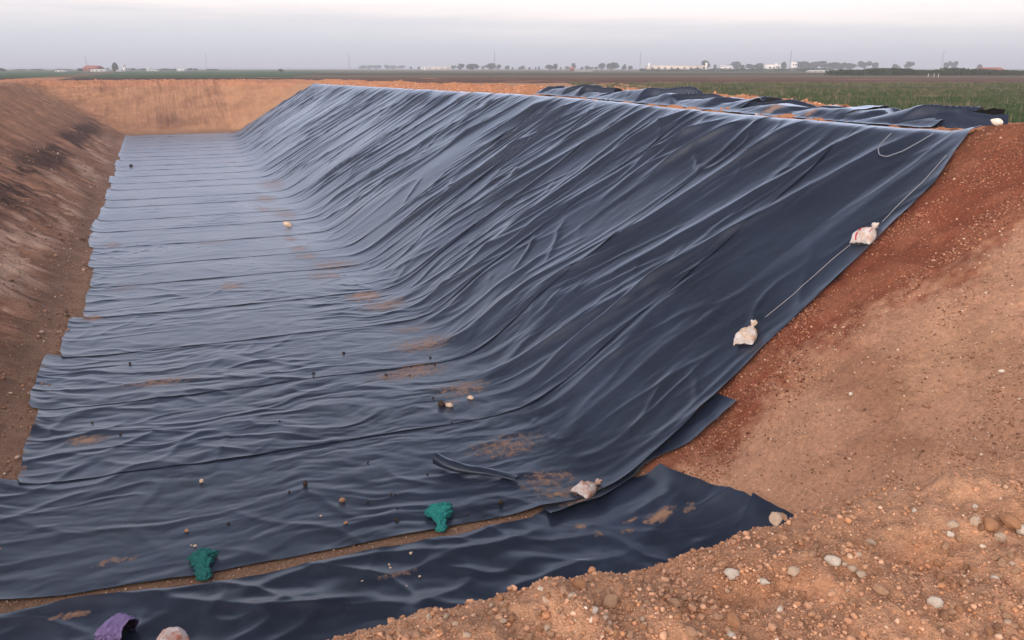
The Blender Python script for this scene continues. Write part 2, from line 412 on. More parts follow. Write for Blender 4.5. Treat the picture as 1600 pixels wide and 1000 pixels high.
def build_ground():
    xs = axis([(-18, -3.5, .12), (-3.5, -1, .06), (-1, 4.6, .016), (4.6, 17.2, .042), (17.2, 24, .09)], (-16000, 16000))
    ys = axis([(-4, .5, .15), (.5, 3.0, .016), (3.0, 12.6, .042), (12.6, 45, .13), (45, 112, .22)], (-9000, 20000))
    XX, YY = np.meshgrid(xs, ys, indexing='ij'); X = XX.ravel(); Y = YY.ravel()
    Z = ground(X, Y)
    base = pit_base(X, Y)
    under = (Y > np.interp(X, EDGE_X, EDGE_Y) + .22) * (Y < back_toe(X) - .5) * (X > -2.35) * (X < 16.7)
    under |= (Y < np.interp(X, [-6, -2.7, .56, 2.6, 4.8, 7.26], [11, 10.6, 10.15, 10.0, 9.95, 9.85])) * (Y > 7.3) * (X > -4.6) * (X < 7.2 + .1 * (Y < 8.8))
    Z = Z - under * .5
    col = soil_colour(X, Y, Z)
    grit = np.clip(.25 + .6 * sstep(-.2, .5, fbm(X * .6, Y * .6, 83, 3)), 0, 1) * (np.hypot(X, Y) < 40)
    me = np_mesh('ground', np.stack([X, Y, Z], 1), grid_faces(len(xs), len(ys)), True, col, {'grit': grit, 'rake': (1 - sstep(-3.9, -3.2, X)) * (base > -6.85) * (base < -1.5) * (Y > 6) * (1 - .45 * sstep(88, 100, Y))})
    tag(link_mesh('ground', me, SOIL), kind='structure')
    print('ground verts', len(X))
build_ground()

# ------------------------------------------------------------------ the liner
def ridged(n, sharp=2.0):
    return np.clip(1 - np.abs(n) * 1.9, 0, 1) ** sharp
def slope_s(X, Y): return np.clip((RIMX - X), 0, 12) * 1.152      # metres down from the rim
def wrinkle(X, Y):
    s = slope_s(X, Y)
    ws = sstep(6.0, 9.0, X) * (1 - .85 * sstep(15.9, 16.6, X)); wf = 1 - sstep(4.6, 7.4, X)
    calm = sstep(11.2, 17.5, Y + .10 * s)                      # the first panels lie smoother
    pm = sstep(-.35, .30, noise(Y * .17 + 3, s * .14, 61)) * .8 + .2      # taut areas between bunches of creases
    wy = .50 * noise(Y * .20, s * .07, 90) + .12 * noise(Y * .6, s * .16, 91) + .06 * noise(Y * 1.7, s * .5, 89) + .02 * noise(Y * 4, s * 1.6, 79)
    ya = Y - .16 * s + wy
    A = cusp(noise(ya * .40, s * .055, 92), 9) * (1 - .45 * sstep(25, 50, Y)) + .45 * sstep(25, 50, Y) * cusp(noise(ya * .40, s * .055, 92), 16)                   # long pinched pleats
    yb = Y + .02 * s + 1.1 * wy
    B = cusp(noise(yb * .62 + 5, s * .085, 93), 15)
    yc = Y - .34 * s + .8 * wy
    C = cusp(noise(yc * .80 + 11, s * .13, 94), 15) * sstep(-.15, .35, noise(Y * .25, s * .25, 95))
    ye = Y - .10 * s + 1.3 * wy
    D = cusp(noise(ye * 1.4, s * .20, 96), 11) * sstep(-.2, .4, noise(Y * .3 + 7, s * .2, 88))
    E = cusp(noise((Y + .55 * s) * .7 + wy, (s - .3 * Y) * .35, 97), 15) * sstep(.0, .5, noise(Y * .3 + 3, s * .35, 98))
    G = np.abs(noise(ya * 1.1, s * .30, 87)) + .55 * np.abs(noise(yb * 2.3 + 3, s * .62 + .4 * Y, 78)) + .28 * np.abs(noise(yc * 4.6, s * 1.3, 77))
    top = 1 + .5 * (1 - sstep(0, 5, s))
    far = 1 - .50 * sstep(18, 48, Y); fab = 1 - .30 * sstep(18, 48, Y)
    sl = ((.16 * A + .115 * B * top * pm) * fab + (.105 * C * pm + .065 * D * top * pm + .08 * E + .050 * G * pm * (1 - .88 * sstep(14, 36, Y)) + .08 * np.maximum(A, B) * np.maximum(C, D)) * far) * (.26 + .74 * calm)
    sl = (sl + .06 * noise(ya * .30, s * .07, 99) * (.4 + .6 * calm)) * (.25 + .75 * sstep(-.1, 1.0, s))
    # floor: low waves running across the pit
    xw = .45 * noise(X * .35, Y * .5, 100) + .18 * noise(X * .9, Y * .9, 85) + .06 * noise(X * 2.1, Y * 2.1, 76)
    yf = Y + .05 * X + xw
    fa = cusp(noise(X * .16, yf * .55, 101), 12)
    fb = cusp(noise(X * .42 + 3, (yf + .14 * X) * 1.2, 102), 11) * sstep(-.3, .4, noise(X * .3, Y * .35, 103))
    fc = np.abs(noise(X * .55, yf * 1.6, 104)) + .5 * np.abs(noise(X * 1.2 + Y * .4, yf * 3.2, 75)) + .25 * np.abs(noise(X * 2.6, yf * 6.0, 74))
    fd = cusp(noise((X + Y) * .40, (X - Y) * .7, 105), 12) * sstep(.0, .5, noise(X * .25 + 9, Y * .3, 106))
    fe = cusp(noise((X - Y) * .35 + 4, (X + Y) * .7, 84), 12) * sstep(.1, .5, noise(X * .25 + 2, Y * .3, 83))
    amp = .6 + .6 * sstep(-.4, .4, noise(X * .16, Y * .14, 107))
    fl = ((.024 * fa + .024 * fb + .022 * fc * (1 - .8 * sstep(18, 40, Y)) + .028 * fd + .026 * fe) * amp + .014 * noise(X * .3, Y * .4, 108)) * (1 - .35 * sstep(24, 45, Y))
    mid = np.clip(1 - ws - wf, 0, 1)
    return ws * sl + wf * fl + mid * (.3 * sl + .6 * fl)
def liner_surface(X, Y):
    z = ground_smooth(X, Y)
    # it rounds over the rim and lies back on it
    return z
PANEL_W = 3.52
def seam_y(k, X):
    X = np.asarray(X, float)
    e = np.interp(X, EDGE_X, EDGE_Y)
    if k == 0: return e + .03 * noise(X * 1.3, 0.5, 110)
    f = max(0, 1 - k / 6.0)
    straight = 11.0 + .03 * (5 - X) * 1.0 + np.clip((X - 6.4) / 9.8, 0, 1) * .9
    return straight + (e - straight) * f * .6 + k * PANEL_W * (1 - .0006 * k) + (.40 * math.sin(k * 2.7) if 4 < k < 24 else 0) + .05 * noise(X * .5, k * 3.7, 111) + .02 * noise(X * 2.0, k * 1.3, 112)
LEFT = [-4.6, -3.00, -3.22, -2.92, -2.62, -2.66, -2.86, -3.10, -3.18, -3.05, -2.95, -3.05]
DIRT = [  # photo pixel, half sizes (m) across x / along y, strength
    (570, 465, .50, .45, .95), (500, 432, .45, .7, .5), (480, 402, .40, .6, .7), (468, 390, .30, .5, .8), (455, 374, .25, .5, .9),
    (415, 312, .5, 1.2, .9), (412, 328, .4, .9, .7), (138, 690, .30, .16, 1.0), (146, 500, .25, .35, .95), (175, 384, .35, .6, .7),
    (360, 449, .45, .5, .7), (195, 450, .5, .7, .4), (650, 577, .55, .25, .6), (640, 515, .6, .35, .45), (520, 432, .3, .4, .7),
    (855, 755, .50, .35, .50), (885, 775, .55, .18, .50), (700, 632, .25, .08, .75), (180, 880, .28, .10, .6), (320, 200, 1.2, 8, .35),
    (425, 290, .7, 2.5, .62), (445, 335, .6, 1.8, .60), (520, 415, .8, .8, .60), (600, 480, .7, .6, .62), (660, 540, .8, .5, .62), (640, 585, .9, .35, .62), (720, 610, .6, .4, .58), (790, 700, .7, .4, .52), (110, 452, .5, .5, .5), (330, 380, .8, .5, .48), (250, 600, .9, .3, .48)]
def dirt_mask(X, Y, spots):
    d = np.zeros_like(X)
    for (x, y, rx, ry, s) in spots:
        u = (X - x) / rx; v = (Y - y) / ry
        d = np.maximum(d, s * 1.15 * np.exp(-(u * u + v * v) * .9))
    return d
def normal_at(X, Y, H=ground_smooth):
    e = .15
    dx = (H(X + e, Y) - H(X - e, Y)) / (2 * e); dy = (H(X, Y + e) - H(X, Y - e)) / (2 * e)
    n = np.stack([-dx, -dy, np.ones_like(dx)], -1); return n / np.linalg.norm(n, axis=-1, keepdims=True)
def build_liner():
    root = empty('pond_liner', (6.5, 11, -7))
    tag(root, 'huge wrinkled black plastic pond liner covering the pit floor and the long right slope', 'pond liner')
    spots = []
    for (px, py, rx, ry, s) in DIRT:
        p = hit(px, py); spots.append((p[0], p[1], rx, ry, s))
    K = 25
    yy_end = 0
    for k in range(K):
        xl = LEFT[k] if k < len(LEFT) else -3.0 + .12 * math.sin(k * 2.3)
        if k > 18: xl = -3.05
        xr = 16.55 + .08 * math.sin(k * 1.9) + .06 * math.sin(k * 4.1)
        dx = .045 if k < 4 else .06
        dy = .032 if k < 6 else (.045 if k < 11 else .065)
        nx = int((xr - xl) / dx); ny = int((PANEL_W + .2) / dy)
        u = np.linspace(0, 1, nx); v = np.linspace(0, 1, ny)
        U, V = np.meshgrid(u, v, indexing='ij')
        # wavy cut at the left end, corners slightly rounded
        vloc = V * PANEL_W
        left = xl + .05 * noise(vloc * .9, k * 5.1, 113) + .025 * noise(vloc * 3.1, k * 2.1, 114) + .10 * np.exp(-vloc / .18) + .06 * np.exp(-(PANEL_W - vloc) / .2)
        right = xr + .12 * noise(vloc * .8, k * 3.3, 115)
        X = left + (right - left) * U
        y0 = seam_y(k, X)
        yend = back_toe(X) - .2 + .12 * noise(X * .6, 1.1, 109); y0 = np.minimum(y0, yend - .3)
        y1 = np.minimum((seam_y(k + 1, X) if k < K - 1 else np.full_like(X, 98.5)) + .16, yend)
        Y = y0 + (y1 - y0) * V
        d = wrinkle(X, Y)
        loc = Y - y0
        # lap: near edge lies on the panel before it, its lip puckered
        ws = sstep(5, 8, X)
        d = d + .015 * (1 - V) + .016 + (.026 + .015 * ws) * np.exp(-loc / (.12 + .06 * ws)) * np.clip(noise(X * .8, k * 7.7, 116) + .12, 0, 1) * (k > 0)
        edge = np.exp(-(X - left) / .12) * np.clip(.5 + noise(vloc * 1.3, k * 1.1, 117), 0, 1.2)
        d = d + .035 * edge
        if k == 0: d = d + .055 * sstep(4.4, 5.2, X) * np.exp(-loc / .3)
        if k == 0: d = d + .035 * np.clip(noise(X * .8, 2.2, 118) + .2, 0, 1) * np.exp(-loc / .15)
        n = normal_at(X, Y)
        Z = liner_surface(X, Y)
        P = np.stack([X, Y, Z], -1) + n * d[..., None]
        # hem at the rim turns down a little
        dirt = dirt_mask(X.ravel(), Y.ravel(), spots)
        dirt = np.maximum(dirt, .55 * np.exp(-(X - left) / .10).ravel() * (noise(X * 2, Y * 2, 119).ravel() > .1))
        f = grid_faces(nx, ny)
        me = np_mesh('panel', P.reshape(-1, 3) - np.array(root.location), f, True, None, {'dirt': dirt})
        link_mesh('panel', me, LINER, root)
build_liner()
LS = lambda X, Y: ground_smooth(X, Y) + .06
def rest(p):
    """set a point down on the rumpled main sheet"""
    if p[1] > float(np.interp(p[0], EDGE_X, EDGE_Y)) + .05 and p[0] > -2.6:
        e = .12; q = np.array([[0, 0], [e, 0], [-e, 0], [0, e], [0, -e]]) + p[:2]
        p = np.array([p[0], p[1], float(ground_smooth(p[0], p[1])) + float(np.median(wrinkle(q[:, 0], q[:, 1]))) + .022])
    return p

def cloth_patch(name, label, cat, corners, nu, nv, extra, dirt=None, H=ground_smooth, lift=.02, group=None):
    """a loose sheet: corners (4 world xy points, around) bilinear, laid on H, extra(U,V,X,Y) metres above it"""
    u = np.linspace(0, 1, nu); v = np.linspace(0, 1, nv); U, V = np.meshgrid(u, v, indexing='ij')
    c = [np.array(q, float) for q in corners]
    W = lambda i: ((1 - U) * (1 - V) * c[0][i] + U * (1 - V) * c[1][i] + U * V * c[2][i] + (1 - U) * V * c[3][i])
    X = W(0); Y = W(1)
    ex = extra(U, V, X, Y)
    if isinstance(ex, tuple): X = X + ex[0]; Y = Y + ex[1]; ex = ex[2]
    Z = H(X, Y) + lift + ex
    dm = np.zeros(X.size) if dirt is None else dirt_mask(X.ravel(), Y.ravel(), dirt)
    me = np_mesh(name, np.stack([X, Y, Z], -1).reshape(-1, 3), grid_faces(nu, nv), True, None, {'dirt': dm})
    o = link_mesh(name, me, LINER)
    return tag(o, label, cat, group)

def build_near_sheets():
    # strip of liner in front of the gap, its right end running up into the corner
    far_x = [-5, -2.7, .56, 2.6, 3.6, 4.82, 5.2, 6.0, 6.8, 7.26, 7.9]
    far_y = [11.1, 10.86, 10.48, 10.38, 10.31, 10.30, 10.52, 10.66, 10.62, 10.20, 9.9]
    nx, ny = 330, 110
    xs = np.linspace(-5, 1, nx)
    U, V = np.meshgrid(np.linspace(0, 1, nx), np.linspace(0, 1, ny), indexing='ij')
    xr = np.interp(V, [0, .25, .5, 1], [7.35, 7.62, 7.62, 7.2])
    X = -5 + (xr + 5) * U
    yf = np.interp(X, far_x, far_y) + .035 * noise(X * 1.4, 1.5, 120)
    yn = np.interp(X, [-5, 5, 7.7], [6.9, 6.9, 7.2])
    Y = yn + (yf - yn) * V
    d = .045 * cusp(noise(X * .35 + .25 * Y, Y * .8 - .2 * X, 121), 6) + .035 * cusp(noise(X * .6, Y * 1.1 + .5 * X, 122), 7) + .035 * cusp(noise(X * .5 - Y * .6, Y * .7 + .4 * X, 80), 7) + .03 * np.abs(noise(X * .8, Y * 1.3, 73)) + .014 * np.abs(noise(X * 2 + Y, Y * 2.3, 72)) + .02 * noise(X * .5, Y * .6, 123) + .05
    d = d + .05 * sstep(6.2, 7.2, X) * ridged(noise((X + Y) * .8, (X - Y) * .3, 124), 1.4) + .05 * sstep(.97, 1, U)
    d = d + .03 * np.clip(noise(X * .9, 3.3, 125), 0, 1) * np.exp(-(1 - V) / .05)
    d = d * (1 - .78 * sstep(4.6, 5.2, X) * sstep(9.6, 10.15, Y) * (1 - sstep(7.0, 7.3, X)))
    Z = ground_smooth(X, Y) + d
    sp = []
    for (px, py, rx, ry, s) in [(1028, 818, .20, .11, 1.25), (905, 828, .10, .10, .7), (935, 845, .06, .08, .7), (980, 838, .10, .06, .7), (985, 820, .12, .05, .7), (1075, 805, .10, .10, .62), (620, 905, .3, .08, .45), (110, 973, .2, .06, .8)]:
        p = hit(px, py); sp.append((p[0], p[1], rx, ry, s))
    me = np_mesh('loose_liner_strip', np.stack([X, Y, Z], -1).reshape(-1, 3), grid_faces(nx, ny), True, None, {'dirt': dirt_mask(X.ravel(), Y.ravel(), sp)})
    tag(link_mesh('loose_liner_strip', me, LINER), 'loose strip of black liner at the near end with a small sand heap on it', 'liner sheet')
    # flap showing below the main sheet's near edge
    fx = [5.0, 5.5, 6.07, 6.6, 7.04, 7.66, 8.31, 8.71]; fy = [10.22, 10.29, 10.33, 10.45, 10.55, 10.34, 10.16, 10.28]
    nx, ny = 150, 30
    U, V = np.meshgrid(np.linspace(0, 1, nx), np.linspace(0, 1, ny), indexing='ij')
    X = 5.15 + (8.76 - 5.15) * U
    yn = np.interp(X, fx, fy) + .03 * np.sin(X * 7); yf = np.interp(X, EDGE_X, EDGE_Y) + .12
    Y = yn + (yf - yn) * V
    d = .10 + .03 * np.sin(X * 5.5) * (1 - V) + .02 * noise(X * 2, Y * 2, 126) - .075 * V + .05 * np.exp(-V / .1)
    Z = ground_smooth(X, Y) + d
    p = hit(905, 790)
    me = np_mesh('liner_flap', np.stack([X, Y, Z], -1).reshape(-1, 3), grid_faces(nx, ny), True, None, {'dirt': dirt_mask(X.ravel(), Y.ravel(), [(p[0], p[1], .3, .15, .7)])})
    tag(link_mesh('liner_flap', me, LINER), 'narrow black liner flap with a cut corner, sticking out below the slope liner', 'liner sheet')
    # folded corner standing up at the right end of the strip
    cloth_patch('folded_liner_corner', 'stiff black liner corner folded up beside the clod on the loose strip', 'liner sheet',
                [(7.05, 8.05), (7.15, 7.35), (7.74, 7.55), (7.64, 8.42)], 40, 40, lambda U, V, X, Y: .13 + .10 * np.sin(V * 2.4) * (1 - .4 * U) + .025 * noise(X * 4, Y * 4, 127))
    # curled offcut lying on the floor, a tube open at its left end
    p0 = hit(682, 733); p1 = hit(800, 764); ax = p1 - p0; ln = np.linalg.norm(ax); ax = ax / ln
    side = np.array([-ax[1], ax[0], 0])
    nu, nv = 70, 40
    U, V = np.meshgrid(np.linspace(0, 1, nu), np.linspace(0, 1, nv), indexing='ij')
    th = -1.2 + V * 4.7
    r = .10 * (1 - .72 * U) + .015
    w = side[None, None] * (np.cos(th) * (r * (1 + 1.0 * U)))[..., None]
    hz = np.clip(.02 + r * (1 - .35 * U) + np.sin(th) * r * (1 - .3 * U), .012, 1) + .008 * noise(U * 7, V * 5, 128)
    bend = side[None, None] * (.16 * U * U - .06 * np.sin(U * 6))[..., None]
    P = p0[None, None] + ax[None, None] * (U * ln)[..., None] + w + bend
    P[..., 2] = ground_smooth(P[..., 0], P[..., 1]) + .07 + hz
    me = np_mesh('curled_liner_offcut', P.reshape(-1, 3), grid_faces(nu, nv), True, None, {'dirt': np.zeros(nu * nv)})
    tag(link_mesh('curled_liner_offcut', me, LINER), 'curled black liner offcut rolled into an open tube on the pit floor', 'liner offcut')
build_near_sheets()

def build_rim_sheets():
    R1 = lambda *a: [hit(*q)[:2] for q in a]
    # slack sheets thrown back over the rim, from far to near
    def mk(name, label, x0, x1, y0, y1, hump, seed, sp=None, wy=0.0, group=None):
        L_ = y1 - y0
        def ex(U, V, X, Y):
            q = Y / 2.1 + .8 * noise(Y * .35, U * 1.5, seed) + .45 * U
            fr = q - np.floor(q); hq = .5 + .5 * noise(np.floor(q) * 3.7 + .5, .5, seed + 5)
            saw = sstep(0, .13, fr) * (1 - fr) ** .8
            prof = sstep(0, .35, U) * (1 - .75 * sstep(.75, 1, U))
            e = .03 + prof * (.12 + .52 * saw * hq) + .03 * np.abs(noise(X * 1.6, Y * 1.4, seed + 1)) + .02 * cusp(noise(X * .8 + Y * .5, Y * 1.2, seed + 2), 10)
            for (yc, wd, hh, uc, uw) in hump:
                e = e + hh * .45 * np.clip(1 - np.abs(Y - yc - .9 * (U - .5)) / wd, 0, 1) * sstep(0, .6, U)
            return (.18 * noise(Y * .6, U * 2, seed + 2) * U, .2 * noise(U * 2, V * 3, seed + 3), np.clip(e, .02, 3))
        return cloth_patch(name, label, 'liner sheet', [(x0, y0), (x1, y0 + wy), (x1, y1 + wy), (x0, y1)], 50, int(L_ / .07), ex, sp, group=group)
    mk('slack_liner_sheet', 'slack dark liner sheet behind the rim peaking in a small tent on the orange spoil', 16.95, 18.9, 31.0, 36.5, [(33.2, 1.7, .30, .6, .3)], 130)
    mk('slack_liner_sheet', 'long slack blue grey liner sheet bunched up along the rim left of the brown smears', 16.9, 19.5, 21.5, 31.0, [(29.3, .8, .16, .6, .3), (26.2, .6, .18, .65, .3), (23.6, .8, .20, .7, .3)], 135)
    p = hit(1245, 185); q = hit(1335, 195)
    mk('slack_liner_sheet', 'rumpled liner sheet behind the rim smeared with orange brown earth', 16.9, 19.3, 16.9, 21.7, [(20.3, .9, .22, .8, .35), (18.6, .6, .12, .5, .3)], 140, [(17.6, 20.0, .5, .25, 1.0), (17.4, 18.3, .35, .15, .9)])
    mk('slack_liner_sheet', 'grey slack liner sheet behind the rim, next to the upright flap by the red bank', 16.85, 19.6, 13.9, 17.0, [(15.3, .9, .26, .85, .4)], 145, [(18.2, 16.0, .5, .2, .4)], wy=.5)
    # the stiff flap standing by the red bank: rises from the rim, bows and folds back over a dark hollow
    nu, nv = 50, 40
    U, V = np.meshgrid(np.linspace(0, 1, nu), np.linspace(0, 1, nv), indexing='ij')
    A = np.array([17.55, 14.35]); B = np.array([17.95, 12.75])
    base = A[None, None] * (1 - U)[..., None] + B[None, None] * U[..., None]
    out = np.array([.76, .65])
    hgt = np.interp(U, [0, .25, .55, .8, 1], [.34, .44, .38, .32, .36])
    th = V * 2.6
    off = -.30 + .28 * np.sin(th * .8) + .10 * U + .04 * noise(U * 4, V * 3, 150)
    X = base[..., 0] + out[0] * (off + .25 * V); Y = base[..., 1] + out[1] * (off + .25 * V)
    Z = ground_smooth(X, Y) + .03 + hgt * np.sin(np.clip(V * 1.25, 0, 1.25) * np.pi / 2 * .9) - .10 * np.clip(V - .8, 0, 1) * 2
    me = np_mesh('upright_liner_flap', np.stack([X, Y, Z], -1).reshape(-1, 3), grid_faces(nu, nv), True, None, {'dirt': np.zeros(nu * nv)})
    o = tag(link_mesh('upright_liner_flap', me, LINER), 'stiff grey liner flap standing up on the rim beside the red earth bank', 'liner sheet')
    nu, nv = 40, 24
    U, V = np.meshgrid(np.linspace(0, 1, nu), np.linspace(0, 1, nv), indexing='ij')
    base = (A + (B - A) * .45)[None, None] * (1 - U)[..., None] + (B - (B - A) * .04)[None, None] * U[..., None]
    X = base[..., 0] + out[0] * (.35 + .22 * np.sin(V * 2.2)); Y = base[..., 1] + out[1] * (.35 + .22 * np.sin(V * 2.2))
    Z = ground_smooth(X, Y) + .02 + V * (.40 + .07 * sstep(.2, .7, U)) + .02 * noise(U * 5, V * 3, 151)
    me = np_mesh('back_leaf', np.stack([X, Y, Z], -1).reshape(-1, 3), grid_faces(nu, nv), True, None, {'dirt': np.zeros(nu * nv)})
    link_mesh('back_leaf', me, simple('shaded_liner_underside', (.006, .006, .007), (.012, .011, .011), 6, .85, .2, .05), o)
build_rim_sheets()

# ------------------------------------------------------------------ stones, clods, gravel
def ico(sub):
    import bmesh
    bm = bmesh.new(); bmesh.ops.create_icosphere(bm, subdivisions=sub, radius=1)
    v = np.array([p.co[:] for p in bm.verts]); f = np.array([[q.index for q in g.verts] for g in bm.faces]); bm.free(); return v, f
ICO1, ICO2, ICO3 = ico(1), ico(2), ico(3)
def rnoise3(v, s, fr):
    return noise(v[:, 0] * fr + 3.1, v[:, 1] * fr + v[:, 2] * 1.7 * fr, s) * .6 + noise(v[:, 2] * fr - 5, v[:, 0] * fr * 1.3 - v[:, 1] * fr, s + 1) * .6
def stone_shape(sub, seed, flat=.75, rough=.35):
    v, f = {1: ICO1, 2: ICO2, 3: ICO3}[sub]; rg = np.random.RandomState(seed)
    v = v * (1 + rough * rnoise3(v, seed, 1.1)[:, None] + .5 * rough * rnoise3(v, seed + 9, 2.6)[:, None])
    for _ in range(4):                                     # knocked-off faces
        n = rg.normal(size=3); n /= np.linalg.norm(n); dd = v @ n; lim = rg.uniform(.55, .85)
        v = v - np.outer(np.clip(dd - lim, 0, None), n) * .85
    return v * np.array([1, rg.uniform(.65, .95), flat * rg.uniform(.8, 1.1)]), f
PALETTE = np.array([(.56, .32, .20), (.47, .26, .165), (.62, .37, .24), (.42, .23, .145), (.60, .31, .17), (.70, .48, .34), (.86, .72, .58)])
def gravel(name, X, Y, Z, size, sub, seed, pal, pw, parent=None):
    rg = np.random.RandomState(seed); n = len(X)
    sh = [stone_shape(sub, seed * 31 + i, .8) for i in range(8)]
    nv, nf = len(sh[0][0]), len(sh[0][1])
    V = np.empty((n, nv, 3), np.float32); F = np.empty((n, nf, 3), np.int32)
    pick = rg.randint(0, 8, n); an = rg.uniform(0, 6.283, n); c, s = np.cos(an), np.sin(an)
    for k in range(8):
        m = np.where(pick == k)[0]; v = sh[k][0]
        V[m, :, 0] = v[None, :, 0] * c[m, None] - v[None, :, 1] * s[m, None]
        V[m, :, 1] = v[None, :, 0] * s[m, None] + v[None, :, 1] * c[m, None]
        V[m, :, 2] = v[None, :, 2]
    V *= size[:, None, None]; V += np.stack([X, Y, Z + size * .35], 1)[:, None]
    F[:] = sh[0][1][None] + (np.arange(n) * nv)[:, None, None]
    ci = rg.choice(len(pal), n, p=np.array(pw) / np.sum(pw))
    cc = np.asarray(pal)[ci] * rg.uniform(.8, 1.2, (n, 1))
    me = np_mesh(name, V.reshape(-1, 3), F.reshape(-1, 3), False, np.repeat(cc, nv, 0))
    return tag(link_mesh(name, me, STONE, parent), kind='stuff')
def build_gravel():
    rg = np.random.RandomState(5)
    def put(name, n, x0, x1, y0, y1, smin_, smax_, sub, seed, pw, keep=None, pal=PALETTE, power=2.6):
        X = rg.uniform(x0, x1, n); Y = rg.uniform(y0, y1, n)
        if keep is not None:
            k = keep(X, Y); X, Y = X[k], Y[k]
        u = rg.uniform(0, 1, len(X)); size = smin_ * (1 - u * (1 - (smin_ / smax_) ** power)) ** (-1 / power)
        return gravel(name, X, Y, ground(X, Y), size, sub, seed, pal, pw)
    # foreground spoil heap
    dens = lambda X, Y: rg.uniform(size=X.size) < .30 + .70 * sstep(-.3, .5, fbm(X * 1.7, Y * 1.7, 160, 3) + .5 * np.exp(-((X - 1.0) / .7) ** 2))
    put('heap_gravel', 75000, -.2, 4.4, .85, 2.6, .0025, .0105, 1, 1, (7, 4, 6, 3, 3, 1.0, .2), dens)
    put('heap_gravel', 5200, -.2, 4.4, .85, 2.5, .007, .018, 2, 2, (6, 3, 7, 2, 3, .9, .2), dens)
    # red slope by the liner
    yb = lambda X: np.interp(X, [6.5, 7.24, 8.1, 9.2, 9.9, 10.6, 11.3, 12.0, 12.9, 14.15, 16.5], [9.7, 9.74, 9.75, 10.0, 10.2, 10.1, 9.98, 9.85, 9.64, 9.47, 8.8])
    ye = lambda X: np.interp(X, EDGE_X, EDGE_Y)
    red = np.array([(.36, .16, .10), (.25, .105, .065), (.48, .24, .15), (.60, .40, .28), (.15, .06, .042)])
    put('slope_gravel', 42000, 6.8, 16.2, 8.3, 12.5, .010, .034, 1, 3, (6, 4, 5, .7, 3), lambda X, Y: (Y < ye(X) + .1) & (Y > yb(X) - .2 + .5 * noise(X, Y, 161)) & (rg.uniform(size=X.size) < .12 + .95 * sstep(-.25, .45, noise(X * .8, Y * .8, 162)) * (1 - .6 * sstep(12, 15, X))), red)
    tan = np.array([(.46, .265, .165), (.34, .185, .115), (.58, .38, .26), (.72, .56, .44), (.20, .105, .07)])
    put('slope_gravel', 46000, 6.6, 16.5, 2.6, 10.2, .009, .034, 1, 4, (4, 3.5, 3.5, 1.6, 3), lambda X, Y: (Y < yb(X) + .3) & (rg.uniform(size=X.size) < .22 + .78 * sstep(-.1, .55, fbm(X * .55, Y * .8, 163, 3) + .35 * (1 - sstep(5.0, 7.4, Y)))), tan)
    # bare strip between the liner sheets
    put('gap_gravel', 5200, -3.2, 5.2, 10.0, 11.4, .006, .026, 1, 5, (4, 3, 3, 2.2, 1.5), lambda X, Y: (Y < ye(X) + .05) & (Y > ye(X) - .75), np.array([(.30, .19, .13), (.24, .145, .10), (.40, .27, .19), (.55, .43, .34), (.16, .095, .065)]))
    # toe of the left slope
    put('toe_gravel', 6500, -5.5, -2.7, 12, 32, .010, .042, 1, 6, (4, 4, 2, 1.4, 2), lambda X, Y: rg.uniform(size=X.size) < sstep(-.1, .5, noise(X * .7, Y * .5, 164) + .3), np.array([(.27, .165, .11), (.22, .13, .09), (.34, .21, .14), (.50, .37, .29), (.15, .085, .06)]))
    put('bank_gravel', 30000, -10.5, -2.8, 12, 60, .014, .095, 1, 10, (4, 4, 3, 1.6, 3.5), lambda X, Y: rg.uniform(size=X.size) < .15 + .85 * sstep(-.1, .5, noise((Y + .1 * X) * .8, X * .25, 165)), np.array([(.30, .165, .11), (.24, .13, .09), (.38, .23, .16), (.52, .39, .31), (.12, .07, .05)]))
    # crumbly windrow behind the rim
    put('windrow_gravel', 16000, 17.0, 22.4, 20, 100, .02, .11, 1, 7, (4, 4, 3, 1.0), lambda X, Y: rg.uniform(size=X.size) < .85 - .5 * sstep(21, 22.4, X), np.array([(.50, .245, .135), (.42, .20, .11), (.58, .32, .19), (.64, .45, .32)]))
    put('windrow_gravel', 1500, 16.4, 21.0, 8, 21, .012, .07, 1, 8, (4, 4, 2, 1), lambda X, Y: (X > 16.6) | (Y < 12.4), np.array([(.30, .12, .07), (.22, .09, .055), (.40, .20, .12), (.6, .47, .37)]))
    put('windrow_gravel', 2600, -12, 17, 106.5, 109, .03, .12, 1, 9, (4, 4, 3, 1.0), None, np.array([(.46, .24, .14), (.38, .19, .11), (.52, .30, .18), (.6, .45, .33)]))
build_gravel()

CLOD_ME = {}
def clod_mesh(kind, i, sub=3):
    key = (kind, i)
    if key not in CLOD_ME:
        pal = {'tan': (.60, .37, .24), 'white': (.90, .80, .69), 'dark': (.060, .040, .032), 'orange': (.58, .31, .175), 'brown': (.42, .24, .15), 'pale': (.74, .57, .43)}[kind]
        v, f = stone_shape(sub, 400 + i * 17 + len(kind) * 101, .8, .30 if kind != 'white' else .26)
        v = v * (1 + .05 * rnoise3(v, 77 + i, 6)[:, None])
        col = np.array(pal)[None] * (1 + .18 * rnoise3(v, 5 + i, 2.0)[:, None])
        me = np_mesh(kind + '_clod', v, f, True, np.clip(col, .01, .9)); me.materials.append(STONE); CLOD_ME[key] = me
    return CLOD_ME[key]
def clod(name, kind, p, size, label, cat, group=None, sink=.30, H=None):
    i = random.randrange(6)
    o = bpy.data.objects.new(name, clod_mesh(kind, i)); COL.objects.link(o)
    o.location = (p[0], p[1], p[2] + size * (.75 - sink * 1.2)); o.scale = (size, size * random.uniform(.8, 1), size * random.uniform(.8, 1))
    o.rotation_euler = (random.uniform(-.3, .3), random.uniform(-.3, .3), random.uniform(0, 6.28))
    return tag(o, label, cat, group)
def at(px, py, H=ground): return hit(px, py, H)
